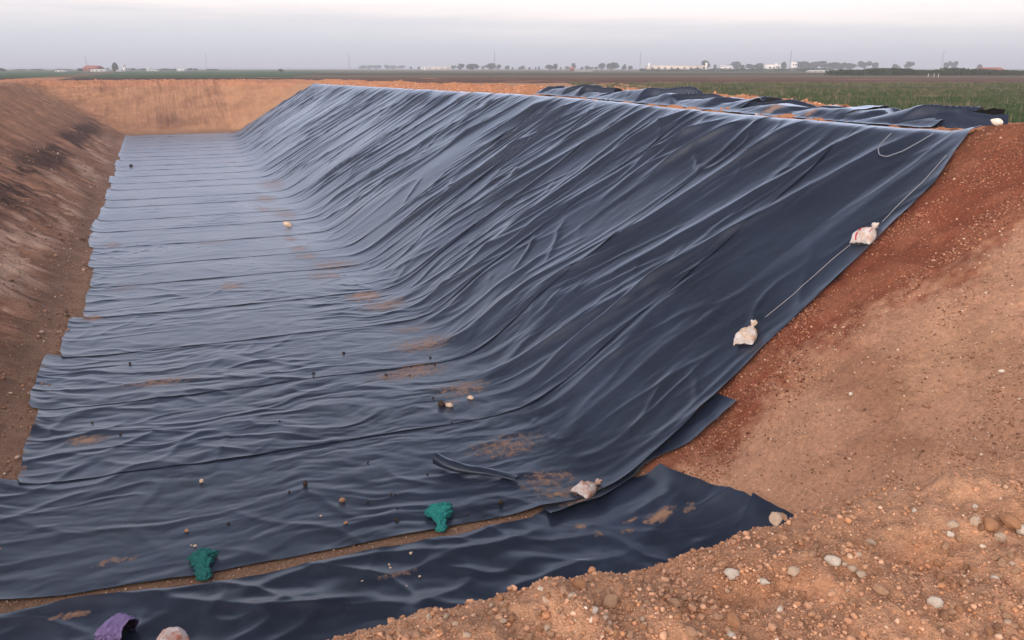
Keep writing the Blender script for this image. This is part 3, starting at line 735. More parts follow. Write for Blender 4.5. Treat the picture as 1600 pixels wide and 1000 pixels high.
def build_clods():
    fine = lambda X, Y: ground(X, Y)
    # named ones in the foreground (pixel, kind, half size px, label)
    named = [
        (955, 945, 'tan', 15, 'largest round tan clod in the cluster at the front edge of the spoil heap'),
        (983, 953, 'orange', 11, 'orange tan clod just right of the largest round clod'),
        (929, 958, 'white', 8, 'white limestone pebble beside the largest round clod on the spoil heap'),
        (1145, 901, 'white', 13, 'knobbly pale white stone near the lip of the spoil heap, right of its middle'),
        (1193, 912, 'white', 8, 'flat pale stone chip lying just right of the knobbly white stone'),
        (1145, 975, 'orange', 14, 'angular orange stone low on the spoil heap near the bottom edge'),
        (1078, 990, 'tan', 10, 'rounded tan clod at the bottom edge left of the angular orange stone'),
        (1142, 994, 'white', 7, 'small white stone below the angular orange stone'),
        (1300, 880, 'white', 12, 'long pale stone lodged in orange earth near the right lip'),
        (1331, 892, 'pale', 8, 'square pale stone right of the long pale stone'),
        (1345, 900, 'pale', 7, 'second square pale stone, slightly lower right of the long pale stone'),
        (1460, 944, 'white', 10, 'bright white stone alone on the right part of the spoil heap'),
        (1475, 965, 'brown', 9, 'brown clod just below the bright white stone on the right'),
        (1218, 954, 'white', 5, 'small white pebble on grey earth at the lower middle of the heap'),
        (1555, 908, 'white', 7, 'thin white stone sliver near the right edge of the photo'),
        (1597, 832, 'white', 9, 'white stone cut by the right edge of the photo'),
        (1578, 820, 'orange', 15, 'big orange clod next to the white stone at the right edge'),
        (1545, 823, 'orange', 11, 'orange clod left of the big orange clod at the right edge'),
        (1523, 818, 'pale', 9, 'pale flat stone in the row of stones at the right lip'),
        (1488, 823, 'pale', 8, 'pale round stone left of the flat one in the row at the right lip'),
        (1485, 837, 'white', 6, 'small white stone just below the row of stones at the right lip'),
        (1428, 799, 'white', 4, 'lone white pebble above the right lip'),
        (1562, 843, 'pale', 9, 'flat pinkish stone below the big orange clod'),
        (1469, 905, 'orange', 8, 'orange stone beside the dark hollow on the right of the heap'),
        (1375, 925, 'tan', 10, 'tan clod in the middle of the right part of the heap'),
        (905, 917, 'orange', 11, 'reddish lump on the left rise of the spoil heap'),
        (880, 925, 'tan', 9, 'tan clod under the reddish lump on the left rise'),
        (845, 922, 'white', 5, 'white pebble at the left rise of the spoil heap close to the dark liner'),
        (892, 935, 'pale', 8, 'pale grey stone between the reddish lump and the largest clod'),
        (838, 960, 'tan', 8, 'roundish clod at the lower left of the heap'),
        (1055, 945, 'tan', 9, 'dusty clod in the hollow right of the orange clods'),
        (1240, 897, 'pale', 10, 'cream stone in the bright orange patch of the heap'),
        (1360, 850, 'pale', 7, 'small pale stone on the right lip above the long pale stone')]
    for (px, py, kd, hp, lab) in named:
        p = at(px, py); d = np.linalg.norm(p); clod('stone' if kd in ('white', 'pale') else 'earth_clod', kd, p, hp * d / FPX * 1.05, lab, 'stone' if kd in ('white', 'pale') else 'clod')
    rg = random.Random(3)
    for i in range(190):
        for _ in range(30):
            px = rg.uniform(570, 1600); py = rg.uniform(815, 1000)
            if py > np.interp(px, [560, 700, 850, 1000, 1220, 1600], [1000, 955, 912, 895, 862, 815]) and rg.random() < (1.0 if px < 1010 else .35): break
        p = at(px, py); d = np.linalg.norm(p); kd = rg.choice(['tan', 'tan', 'brown', 'tan', 'tan', 'orange', 'tan', 'orange', 'pale'])
        if p[1] > 3.2: continue
        lab = {'tan': 'tan crumbly clod, one of many loose on the foreground spoil heap', 'brown': 'dull brown clod, one of many loose on the foreground spoil heap',
               'orange': 'orange brown clod, one of many loose on the foreground spoil heap', 'pale': 'pale small stone, one of many loose on the foreground spoil heap'}[kd]
        clod('earth_clod' if kd != 'pale' else 'stone', kd, p, rg.uniform(2.6, 7) * d / FPX, lab, 'clod' if kd != 'pale' else 'stone', 'loose ' + kd + ' clods on the spoil heap')
    # on the liner
    for (px, py, kd, hp, lab) in [
        (450, 354, 'pale', 7, 'yellowish stone at the foot of the slope on the far pit floor'),
        (735, 623, 'pale', 5, 'small round tan stone on the pit floor, right of the dark clod pair'),
        (690, 634, 'dark', 8, 'dark damp clod on the pit floor touching a tan stone'),
        (702, 635, 'pale', 6, 'tan stone touching the dark damp clod on the pit floor'),
        (477, 757, 'dark', 6, 'black clod alone on the near pit floor'),
        (535, 782, 'brown', 5, 'brown clod on the near floor right of the black clod'),
        (540, 817, 'brown', 4, 'small brown clod below the other brown clod on the near floor'),
        (620, 812, 'dark', 4, 'small dark lump on the near floor left of the teal bundle'),
        (782, 787, 'dark', 5, 'dark crumb in front of the curled liner offcut'),
        (642, 868, 'pale', 5, 'largest pale pebble on the loose front strip of liner'),
        (315, 751, 'pale', 4, 'light pebble on the dark near floor at left'),
        (205, 261, 'dark', 3.4, 'black scrap on the far pit floor near its left edge'),
        (292, 829, 'brown', 4, 'reddish brown crumb above the left teal bundle'),
        (1212, 817, 'pale', 13, 'big crumbly clod holding down the right corner of the loose strip'),
        (1224, 812, 'tan', 8, 'smaller clod stuck to the big one at the right corner of the strip')]:
        p = rest(at(px, py, LS)) if px < 1205 else at(px, py, lambda X, Y: ground_smooth(X, Y) + .29); d = np.linalg.norm(p); clod('stone' if kd == 'pale' else 'earth_clod', kd, p, hp * d / FPX, lab, 'stone' if kd == 'pale' else 'clod', sink=.15)
    for (px, py) in [(608, 884), (610, 889), (662, 886), (656, 902), (635, 918), (700, 866), (693, 875), (566, 911), (505, 930), (608, 951), (618, 950), (640, 957), (649, 967), (501, 805), (299, 852), (305, 853)]:
        p = rest(at(px, py, LS)); d = np.linalg.norm(p); clod('stone', 'pale', p, random.uniform(1.8, 3.2) * d / FPX, 'tiny pale pebble, one of several scattered on the near liner', 'pebble', 'tiny pebbles on the near liner', sink=.1)
    for (px, py) in [(490, 584), (490, 590), (537, 551), (672, 558), (680, 568), (677, 622), (575, 722), (611, 773), (618, 773), (621, 794), (730, 804), (452, 768), (203, 568), (144, 660), (188, 678), (437, 658), (603, 585), (640, 585), (706, 660), (668, 741), (575, 784), (357, 817)]:
        p = rest(at(px, py, LS)); d = np.linalg.norm(p); clod('earth_clod', 'dark', p, random.uniform(1.6, 2.8) * d / FPX, 'tiny dark crumb of earth, one of several dotted over the liner floor', 'clod', 'dark crumbs on the liner floor', sink=.1)
    # dark clods on the tan slope
    for (px, py) in [(1402, 557), (1357, 605), (1393, 595), (1398, 612), (1418, 610), (1500, 602), (1550, 614), (1450, 634), (1207, 690), (1505, 712), (1446, 714)]:
        for j in range(3):
            p = at(px + random.uniform(-14, 14), py + random.uniform(-4, 4)); d = np.linalg.norm(p)
            clod('earth_clod', 'brown', p, random.uniform(2.0, 4.5) * d / FPX, 'brown clod from a row of clods lying on the tan slope', 'clod', 'clods lying on the tan slope', sink=.3)
    for (px, py, lab) in [(1565, 582, 'lone white pebble high on the tan slope near the right edge'), (1523, 793, 'white stone low on the tan slope above the right lip'), (1329, 617, 'tiny white stone left of the row of clods on the tan slope')]:
        p = at(px, py); d = np.linalg.norm(p); clod('stone', 'white', p, 4.5 * d / FPX, lab, 'stone')
    p = at(1530, 214); clod('stone', 'white', (16.75, 12.15, float(ground(16.75, 12.15))), .13, 'big whitish stone on the rim where the liner meets the red bank', 'stone', sink=.2)
build_clods()

# ------------------------------------------------------------------ sandbags, ropes, bundles
def sack_material(name, c1, c2, stain):
    m, nt, N, L, b = mat_new(name)
    tc = N.new('ShaderNodeTexCoord'); P = tc.outputs['Object']
    n = nnoise(N, L, P, 7, 5, .6)
    st = nmap(N, L, nnoise(N, L, P, 4.2, 5, .6), .40, .56, 0, 1)
    col = nmix(N, L, nmap(N, L, n, .3, .7, 0, 1), c1, c2)
    col = nmix(N, L, nmath(N, L, 'MULTIPLY', st, .85), col, stain)
    wv = N.new('ShaderNodeTexWave'); wv.inputs['Scale'].default_value = 45; L.new(P, wv.inputs['Vector'])
    L.new(col, b.inputs['Base Color']); b.inputs['Roughness'].default_value = .7; b.inputs['Specular IOR Level'].default_value = .25
    nbump(N, L, b, nmath(N, L, 'ADD', nnoise(N, L, P, 12, 5, .6), nmath(N, L, 'MULTIPLY', wv.outputs[0], .06)), .6, .03)
    return m
CORD = simple('pale_cord', (.30, .30, .31), (.40, .39, .39), 40, .8, .2)
CABLE = simple('grey_cable', (.13, .15, .19), (.2, .22, .26), 30, .6, .1)
REDTAPE = simple('red_stripe', (.42, .035, .05), (.5, .06, .07), 20, .7, 0)
def tube_np(path, r, n=8):
    P = np.asarray(path, float); T = np.gradient(P, axis=0); T /= np.linalg.norm(T, axis=1, keepdims=True)
    up = np.array([0, 0, 1.0]); S = np.cross(T, up); l = np.linalg.norm(S, axis=1, keepdims=True)
    S = np.where(l > 1e-4, S / np.maximum(l, 1e-6), np.array([1.0, 0, 0])); Q = np.cross(S, T)
    a = np.arange(n) / n * 2 * np.pi; r = np.broadcast_to(r, len(P))
    V = P[:, None] + (S[:, None] * np.cos(a)[None, :, None] + Q[:, None] * np.sin(a)[None, :, None]) * r[:, None, None]
    m = len(P); i = np.arange((m - 1) * n); k = i // n; j = i % n
    F = np.stack([k * n + j, k * n + (j + 1) % n, (k + 1) * n + (j + 1) % n, (k + 1) * n + j], 1)
    return V.reshape(-1, 3), F
def sandbag(p, ux, uz, L_, W_, H_, mat, label, seed, stripes=None, neck=True):
    """p: contact point; ux: unit vector towards the tied neck; uz: surface normal"""
    ux = np.array(ux, float); uz = np.array(uz, float); ux -= uz * (ux @ uz); ux /= np.linalg.norm(ux); uy = np.cross(uz, ux)
    M = Matrix(((ux[0], uy[0], uz[0], p[0]), (ux[1], uy[1], uz[1], p[1]), (ux[2], uy[2], uz[2], p[2]), (0, 0, 0, 1)))
    root = empty('sandbag'); root.matrix_world = M
    tag(root, label, 'sandbag')
    nt_, na = 64, 56
    t = np.linspace(0, 1, nt_); a = np.arange(na) / na * 2 * np.pi
    w = np.interp(t, [0, .04, .12, .35, .6, .8, .92, 1], [.86, .97, 1.0, .98, .86, .58, .26, .10]) * W_ / 2
    h = np.interp(t, [0, .04, .12, .3, .55, .8, .92, 1], [.05, .35, .72, 1.0, .96, .62, .32, .16]) * H_ / 2
    x = np.interp(t, [0, 1], [-.5, .36]) * L_
    ca, sa = np.cos(a), np.sin(a)
    e = .8
    cx = np.sign(ca) * np.abs(ca) ** e; sz = np.sign(sa) * np.abs(sa) ** .9
    Y = w[:, None] * cx[None]; Z = h[:, None] * sz[None]
    X = np.repeat(x[:, None], na, 1) - .05 * L_ * np.abs(cx[None]) ** 3 * (1 - t)[:, None] ** 3          # pulled-out bottom corners
    crz = .9 * cusp(noise(X * 7 + Y * 3, Y * 6 + Z * 3, seed + 8), 7) + .7 * cusp(noise(X * 5 - Y * 6, Z * 8 + Y * 2, seed + 9), 7) - .5
    pk = crz + noise(X * 9, Y * 9 + Z * 4, seed) * .5 + noise(X * 20, Y * 20, seed + 1) * .25
    pleat = .12 * np.sin(a * 9)[None] * sstep(.55, .95, t)[:, None]
    Y = Y * (1 + pleat); Z = Z * (1 + pleat) + pk * .022
    Z = np.where(Z < 0, Z * .55, Z) + H_ * .27 + .012 * noise(X * 14 + Y * 8, Y * 14, seed + 5) * np.sign(Z)
    V = np.stack([X, Y, Z], -1).reshape(-1, 3)
    i = np.arange((nt_ - 1) * na); k = i // na; j = i % na
    F = np.stack([k * na + j, (k + 1) * na + j, (k + 1) * na + (j + 1) % na, k * na + (j + 1) % na], 1)
    # close bottom seam with a strip
    me = np_mesh('sack', V, F, True); link_mesh('sack', me, mat, root)
    if neck:
        nt2 = 18; t = np.linspace(0, 1, nt2)
        r = np.interp(t, [0, .15, .5, .85, 1], [.10, .085, .24, .30, .20]) * W_ * .52
        lob = 1 + .28 * np.sin(a * 5 + seed)[None] * t[:, None] + .12 * noise(t[:, None] * 6, a[None] * 2, seed + 3)
        X = (.35 + .24 * t)[:, None] * L_ + .02 * np.sin(a * 3)[None] * t[:, None]
        Y = r[:, None] * ca[None] * lob; Z = r[:, None] * sa[None] * lob * .75 + H_ * .27 + (.06 * t)[:, None] * L_
        i = np.arange((nt2 - 1) * na); k = i // na; j = i % na
        F = np.stack([k * na + j, (k + 1) * na + j, (k + 1) * na + (j + 1) % na, k * na + (j + 1) % na], 1)
        me = np_mesh('tied_neck', np.stack([X, Y, Z], -1).reshape(-1, 3), F, True); link_mesh('tied_neck', me, mat, root)
        th = np.linspace(0, 4 * np.pi, 40); rr = W_ * .058
        v, f = tube_np(np.stack([.362 * L_ + .010 * th / 12, rr * np.cos(th), H_ * .27 + rr * np.sin(th)], 1), .006, 6)
        link_mesh('tie_cord', np_mesh('tie_cord', v, f), CORD, root)
    if stripes:
        for (u0, wd) in stripes:
            # a printed band running from bottom to neck over the top side
            tt = np.linspace(.03, .86, 40); off = np.linspace(-.5, .5, 4)
            w_ = np.interp(tt, [0, .04, .12, .35, .6, .8, .92, 1], [.86, .97, 1.0, .98, .86, .58, .26, .10]) * W_ / 2
            h_ = np.interp(tt, [0, .04, .12, .3, .55, .8, .92, 1], [.05, .35, .72, 1.0, .96, .62, .32, .16]) * H_ / 2
            aa = math.pi / 2 + u0 + off[None] * wd
            Yb = w_[:, None] * np.sign(np.cos(aa)) * np.abs(np.cos(aa)) ** e; Zb = h_[:, None] * np.sin(aa) ** .9
            Xb = np.repeat(np.interp(tt, [0, 1], [-.5, .36])[:, None] * L_, 4, 1)
            pk = .9 * cusp(noise(Xb * 7 + Yb * 3, Yb * 6 + Zb * 3, seed + 8), 7) + .7 * cusp(noise(Xb * 5 - Yb * 6, Zb * 8 + Yb * 2, seed + 9), 7) - .5 + noise(Xb * 9, Yb * 9 + Zb * 4, seed) * .5 + noise(Xb * 20, Yb * 20, seed + 1) * .25
            Zb = Zb + pk * .022 + H_ * .27 + .006
            link_mesh('red_stripe', np_mesh('red_stripe', np.stack([Xb, Yb, Zb], -1).reshape(-1, 3), grid_faces(40, 4)), REDTAPE, root)
    return root
def build_bags():
    N_ = lambda p: normal_at(np.array(p[0]), np.array(p[1]))
    s1 = sack_material('white_sack', (.56, .52, .50), (.70, .66, .63), (.50, .37, .28))
    s2 = sack_material('sandy_sack', (.60, .57, .54), (.70, .67, .64), (.52, .33, .18))
    s3 = sack_material('earthy_sack', (.50, .46, .45), (.62, .58, .56), (.38, .17, .09))
    def place(px, py, nx, ny): 
        p = hit(px, py, LS); q = hit(nx, ny, LS); return rest(p), q - p
    p, u = place(1358, 371, 1376, 352)
    sandbag(p, u, N_(p), .56, .46, .36, s1, 'white sandbag with red stripes, uppermost of the two on the liner slope', 201, [(-.25, .16), (.75, .14)])
    p, u = place(1172, 525, 1188, 497)
    sandbag(p, u, N_(p), .58, .42, .30, s2, 'white sandbag with yellowish sand showing through, halfway down the liner slope', 211)
    p, u = place(920, 768, 944, 751)
    sandbag(p, u, N_(p), .50, .38, .28, s3, 'dirty white sandbag with a reddish earth patch at the foot of the slope', 221)
    # rope strung down the slope through the two sandbags
    def rope(name, pts, r, label, mat=CORD, sag=0, n=160, cat='rope', H=LS, lift=.03, spl=True):
        W = np.array([hit(a, b, LS) if not isinstance(a, tuple) else a for (a, b) in pts]) if len(pts[0]) == 2 else np.array(pts, float)
        d = np.concatenate([[0], np.cumsum(np.linalg.norm(np.diff(W, axis=0), axis=1))]); s = np.linspace(0, d[-1], n)
        P = np.stack([np.interp(s, d, W[:, i]) for i in range(3)], 1)
        if spl:
            for _ in range(12): P[1:-1] = (P[:-2] + 2 * P[1:-1] + P[2:]) / 4
        P[:, 2] = np.maximum(P[:, 2], H(P[:, 0], P[:, 1]) + np.clip(wrinkle(P[:, 0], P[:, 1]), 0, .2) * .9 + lift)
        v, f = tube_np(P, r, 6); o = link_mesh(name, np_mesh(name, v, f), mat)
        return tag(o, label, cat)
    rope('rope', [(1196, 498), (1240, 462), (1300, 408), (1342, 374)], .0055, 'thin pale rope stretched down the slope between the two sandbags', n=120)
    rope('rope', [(1378, 350), (1410, 318), (1440, 290), (1478, 247)], .006, 'thin pale rope from the upper sandbag up towards the rim')
    rope('hose_loop', [(1392, 212), (1380, 226), (1371, 240), (1373, 247), (1385, 249), (1410, 240), (1435, 226), (1458, 212)], .016, 'grey cable hanging in a loop over the rim of the liner', mat=CABLE, lift=.04, cat='cable')
build_bags()

def crumple(name, p, size, stretch, mat, label, cat, seed, tail=True):
    v, f = ICO3; v = v.copy()
    import bmesh
    bm = bmesh.new(); bmesh.ops.create_icosphere(bm, subdivisions=5, radius=1)
    v = np.array([q.co[:] for q in bm.verts]); f = np.array([[q.index for q in g.verts] for g in bm.faces]); bm.free()
    r = 1 + .30 * rnoise3(v, seed, 1.4) + .30 * (ridged(rnoise3(v, seed + 4, 2.4) * .8, 1.5) - .4) + .14 * (ridged(rnoise3(v, seed + 7, 5) * .8, 1.5) - .4)
    v = v * r[:, None] * np.array(stretch) * size
    v[:, 2] = np.maximum(v[:, 2], -.35 * size)
    o = link_mesh(name, np_mesh(name, v, f, True), mat)
    o.location = (p[0], p[1], p[2] + .33 * size)
    return tag(o, label, cat)
def build_bundles():
    teal = simple('teal_netting', (.009, .15, .142), (.022, .28, .26), 22, .75, 1.0)
    teal2 = simple('dark_teal_netting', (.006, .092, .088), (.014, .18, .165), 24, .75, 1.0)
    # a knotted bundle: head, waist and trailing end
    def bundle(px0, py0, px1, py1, mat, label, seed, hw):
        a = hit(px0, py0, LS); b = hit(px1, py1, LS)
        root = empty('netting_bundle', tuple(b)); tag(root, label, 'netting')
        nt_, na = 90, 72
        t = np.linspace(0, 1, nt_); an = np.arange(na) / na * 2 * np.pi
        rad = np.interp(t, [0, .05, .2, .32, .5, .62, .8, .95, 1], hw)
        P = b + (a - b) * t[:, None]; ax = (a - b) / np.linalg.norm(a - b); sd = np.cross(ax, [0, 0, 1.]); sd /= np.linalg.norm(sd)
        lump = 1 + .45 * noise(t[:, None] * 8, np.cos(an)[None] * 2.4 + 4, seed) + .5 * (ridged(noise(t[:, None] * 14, np.sin(an)[None] * 3.4 + np.cos(an)[None] * 1.5, seed + 1), 1.3) - .45) + .30 * (ridged(noise(t[:, None] * 30, np.sin(an)[None] * 6 + np.cos(an)[None] * 5, seed + 2), 1.5) - .4)
        Yv = np.cos(an)[None] * rad[:, None] * lump; Zv = np.sin(an)[None] * rad[:, None] * lump * .75
        V = P[:, None] + sd[None, None] * Yv[..., None]
        V[..., 2] = np.maximum(P[:, 2:3] + rad[:, None] * .30 + Zv * .6, P[:, 2:3] + .004)
        i = np.arange((nt_ - 1) * na); k = i // na; j = i % na
        F = np.stack([k * na + j, (k + 1) * na + j, (k + 1) * na + (j + 1) % na, k * na + (j + 1) % na], 1)
        link_mesh('crumpled_netting', np_mesh('crumpled_netting', V.reshape(-1, 3) - b, F), mat, root)
    bundle(686, 793, 690, 832, teal, 'bright teal crumpled netting bundle on the liner edge beside the bare strip', 301, [.03, .075, .07, .05, .10, .15, .18, .14, .02])
    bundle(316, 858, 319, 908, teal2, 'dark teal crumpled netting bundle near the lower left, at the edge of the bare strip', 311, [.03, .09, .09, .07, .13, .16, .12, .06, .01])
    # purple bag lying on its side, its mouth open to the right
    pm = simple('purple_woven_plastic', (.16, .115, .27), (.25, .19, .39), 9, .6, .5)
    dk = simple('bag_inside_shade', (.02, .008, .03), (.035, .015, .05), 9, .9, .2)  # near-black colour standing in for the shade inside the open mouth
    b0 = hit(160, 1001, LS); b1 = hit(222, 1012, LS)
    root = empty('purple_bag', tuple(b0)); tag(root, 'crumpled purple plastic bag, open on its right side, at the bottom left edge', 'bag')
    def bag_skin(t0, t1, nt_, k, seed):
        na = 80; t = np.linspace(t0, t1, nt_)[:, None]; an = (np.arange(na) / na * 2 * np.pi)[None]
        ca, sa = np.cos(an), np.sin(an); sq = lambda q: np.sign(q) * np.abs(q) ** .62
        ax = b1 - b0; ax = ax / np.linalg.norm(ax); sd = np.array([-ax[1], ax[0], 0.]); sd /= np.linalg.norm(sd)
        hw = np.interp(t, [0, .12, .5, 1], [.07, .19, .22, .20]) * k; hh = np.interp(t, [0, .12, .45, .75, 1], [.03, .12, .17, .155, .135]) * k
        cr = .030 * cusp(noise(t * 5 + an * .6, an * 1.5 + t * 2, seed), 6) + .022 * cusp(noise(t * 7 - an, an * 2.1, seed + 1), 7) + .016 * noise(t * 9, an * 3, seed + 2)
        r = 1 + cr * 4 - .16
        y = hw * sq(ca) * r; z = .15 + hh * sq(sa) * r + .05 * np.exp(-((an - 1.2) / .4) ** 2) * sstep(.25, .6, t) * k
        x = -.02 + t * .40 + .05 * (sa * .5) + .03 * np.sin(an * 3) * t
        V = b0 + ax * x[..., None] + sd * (y + .02)[..., None]; V[..., 2] += np.maximum(z, .012)
        i = np.arange((nt_ - 1) * na); kk = i // na; j = i % na
        return V.reshape(-1, 3) - b0, np.stack([kk * na + j, (kk + 1) * na + j, (kk + 1) * na + (j + 1) % na, kk * na + (j + 1) % na], 1)
    v, f = bag_skin(0, 1, 60, 1.0, 330); link_mesh('bag_body', np_mesh('bag_body', v, f), pm, root)
    v, f = bag_skin(.3, .985, 30, .94, 330); link_mesh('inner_shade_skin', np_mesh('inner_shade_skin', v, f), dk, root)  # inner copy of the skin, coloured as the shade within the bag
    lo = len(v) // 30; c_ = v[:lo].mean(0); 
    cap = np.concatenate([v[:lo], c_[None]]); cf = np.array([[i, (i + 1) % lo, lo] for i in range(lo)])
    link_mesh('inner_shade_cap', np_mesh('inner_shade_cap', cap, cf), dk, root)
    # white sack cut by the bottom edge
    p = hit(270, 1012, LS); q = hit(262, 972, LS)
    sandbag(p, (q - p), normal_at(np.array(p[0]), np.array(p[1])), .46, .40, .40, sack_material('printed_sack', (.55, .48, .47), (.66, .60, .58), (.42, .12, .07)), 'plump white sack with orange smears at the bottom edge right of the purple bag', 231, None, False)
build_bundles()

# ------------------------------------------------------------------ fields
FW = np.array([math.sin(YAW), math.cos(YAW)]); RT = np.array([math.cos(YAW), -math.sin(YAW)])
def field_mat(name, c1, c2, c3, s1, s2, stretch):
    m, nt, N, L, b = mat_new(name)
    tc = N.new('ShaderNodeTexCoord'); P = tc.outputs['Object']
    rot = N.new('ShaderNodeMapping'); rot.inputs['Rotation'].default_value = (0, 0, YAW); L.new(P, rot.inputs[0])
    a = nnoise(N, L, rot.outputs[0], s1, 6, .65, (1 / stretch, 1, 1)); c = nnoise(N, L, P, s2, 5, .65)
    col = nmix(N, L, nmap(N, L, a, .36, .64, 0, 1), c1, c2); col = nmix(N, L, nmap(N, L, c, .45, .7, 0, .8), col, c3)
    L.new(col, b.inputs['Base Color']); b.inputs['Roughness'].default_value = 1; b.inputs['Specular IOR Level'].default_value = .05
    nbump(N, L, b, c, .8, .25)
    return m
def field(name, poly, z, mat):
    """poly: list of (forward, right) metres"""
    v = [(*(FW * f + RT * r), z) for f, r in poly]
    me = bpy.data.meshes.new(name); me.from_pydata(v, [], [tuple(range(len(v)))]); me.update()
    if me.polygons[0].normal.z < 0: me.flip_normals()
    return tag(link_mesh(name, me, mat), kind='structure')
def build_fields():
    redb = field_mat('ploughed_red_brown', (.105, .055, .042), (.150, .082, .062), (.085, .052, .042), .05, .5, 9)
    drk = field_mat('dark_ploughed', (.060, .040, .034), (.085, .056, .045), (.05, .036, .03), .05, .5, 9)
    stub = field_mat('weedy_stubble', (.120, .105, .070), (.165, .130, .090), (.085, .095, .055), .08, .7, 6)
    grn = field_mat('young_green_crop', (.040, .085, .040), (.065, .115, .050), (.085, .090, .050), .03, .3, 8)
    gry = field_mat('grey_green_pasture', (.090, .105, .065), (.125, .125, .085), (.075, .090, .055), .02, .2, 8)
    grs = field_mat('rough_grass', (.060, .095, .038), (.090, .105, .050), (.110, .085, .055), .25, 1.6, 3)
    z = FIELD
    field('field', [(18, 14), (92, 12), (92, 90), (30, 60)], z + .02, grs)
    field('field', [(92, -13.4), (113, -22.5), (145, -40), (145, 170), (92, 130)], z + .03, redb)
    field('field', [(145, -40), (205, -55), (205, 240), (145, 170)], z + .04, stub)
    field('field', [(205, -55), (262, -62), (262, 300), (205, 240)], z + .05, drk)
    field('field', [(262, -62), (420, -90), (420, 480), (262, 300)], z + .06, gry)
    field('field', [(420, -90), (2600, -400), (2600, 2500), (420, 480)], z + .09, stub)
    field('field', [(113, -22.6), (97.5, -60), (80, -101), (60, -150), (110, -190), (150, -140), (145.2, -40)], z + .035, drk)
    field('field', [(150, -200), (600, -560), (600, -130), (150, -40)], z + .045, grn)
    field('field', [(600, -900), (2600, -2600), (2600, -400), (600, -130)], z + .10, gry)
build_fields()

def ground_at(px, dist, z=FIELD):
    r = ray(px, HY); h = np.array([r[0], r[1]]); h /= np.linalg.norm(h)
    c = h @ FW; return h * (dist / c)                       # dist measured along the view's heading

# weeds on the rough field behind the right rim
def build_weeds():
    rg = np.random.RandomState(12)
    n = 30000
    f = 21 + 71 * rg.uniform(size=n) ** 1.25; r = rg.uniform(0, 1, n) * (f * .75 + 2) + 6
    XY = FW[None] * f[:, None] + RT[None] * r[:, None]
    dn = noise(XY[:, 0] * .16, XY[:, 1] * .16, 170) + .6 * noise(XY[:, 0] * .5, XY[:, 1] * .5, 171)
    right = sstep(-.1, .35, r / f - .12)
    k = (XY[:, 0] > 22.6) & (dn + .9 * right + rg.uniform(-.4, .4, n) > .25)
    XY = XY[k]; f = f[k]; dn = dn[k]; n = len(XY)
    B = 7; V = np.empty((n, B, 3, 3), np.float32); C = np.empty((n, B, 3, 3), np.float32)
    hh = rg.uniform(.05, .20, n) * (1 + .5 * np.clip(dn, -.5, 1))
    tall = rg.uniform(size=n) < .05; hh = np.where(tall, hh * 2.2, hh)
    g = np.array([(.050, .085, .035), (.072, .098, .045), (.105, .105, .060), (.165, .140, .095)])
    gi = np.clip((1.5 + 1.9 * noise(XY[:, 0] * .22, XY[:, 1] * .22, 172) + rg.normal(size=n) * .7 + .028 * (f - 52)), 0, 3).astype(int); gi = np.where(tall & (rg.uniform(size=n) < .6), 3, gi)
    for b in range(B):
        a = rg.uniform(0, 6.28, n); lean = rg.uniform(.1, .8, n) * np.where(tall, .25, 1); h = hh * rg.uniform(.6, 1.05, n); w = rg.uniform(.007, .02, n) * (1 + f / 60)
        bx = XY[:, 0] + rg.normal(size=n) * .09; by = XY[:, 1] + rg.normal(size=n) * .09
        pa = a + 1.57
        V[:, b, 0] = np.stack([bx + np.cos(pa) * w, by + np.sin(pa) * w, np.full(n, FIELD + .02)], 1)
        V[:, b, 1] = np.stack([bx - np.cos(pa) * w, by - np.sin(pa) * w, np.full(n, FIELD + .02)], 1)
        V[:, b, 2] = np.stack([bx + np.cos(a) * h * lean, by + np.sin(a) * h * lean, FIELD + .02 + h], 1)
        C[:, b] = (g[gi] * rg.uniform(.75, 1.25, (n, 1)))[:, None]
    m, nt, N, L, bb = mat_new('weed_blades'); L.new(attr(N, 'tint'), bb.inputs['Base Color']); bb.inputs['Roughness'].default_value = .8; bb.inputs['Specular IOR Level'].default_value = .1
    me = np_mesh('weeds', V.reshape(-1, 3), np.arange(n * B * 3).reshape(-1, 3), False, C.reshape(-1, 3))
    tag(link_mesh('weeds', me, m), kind='stuff')
build_weeds()

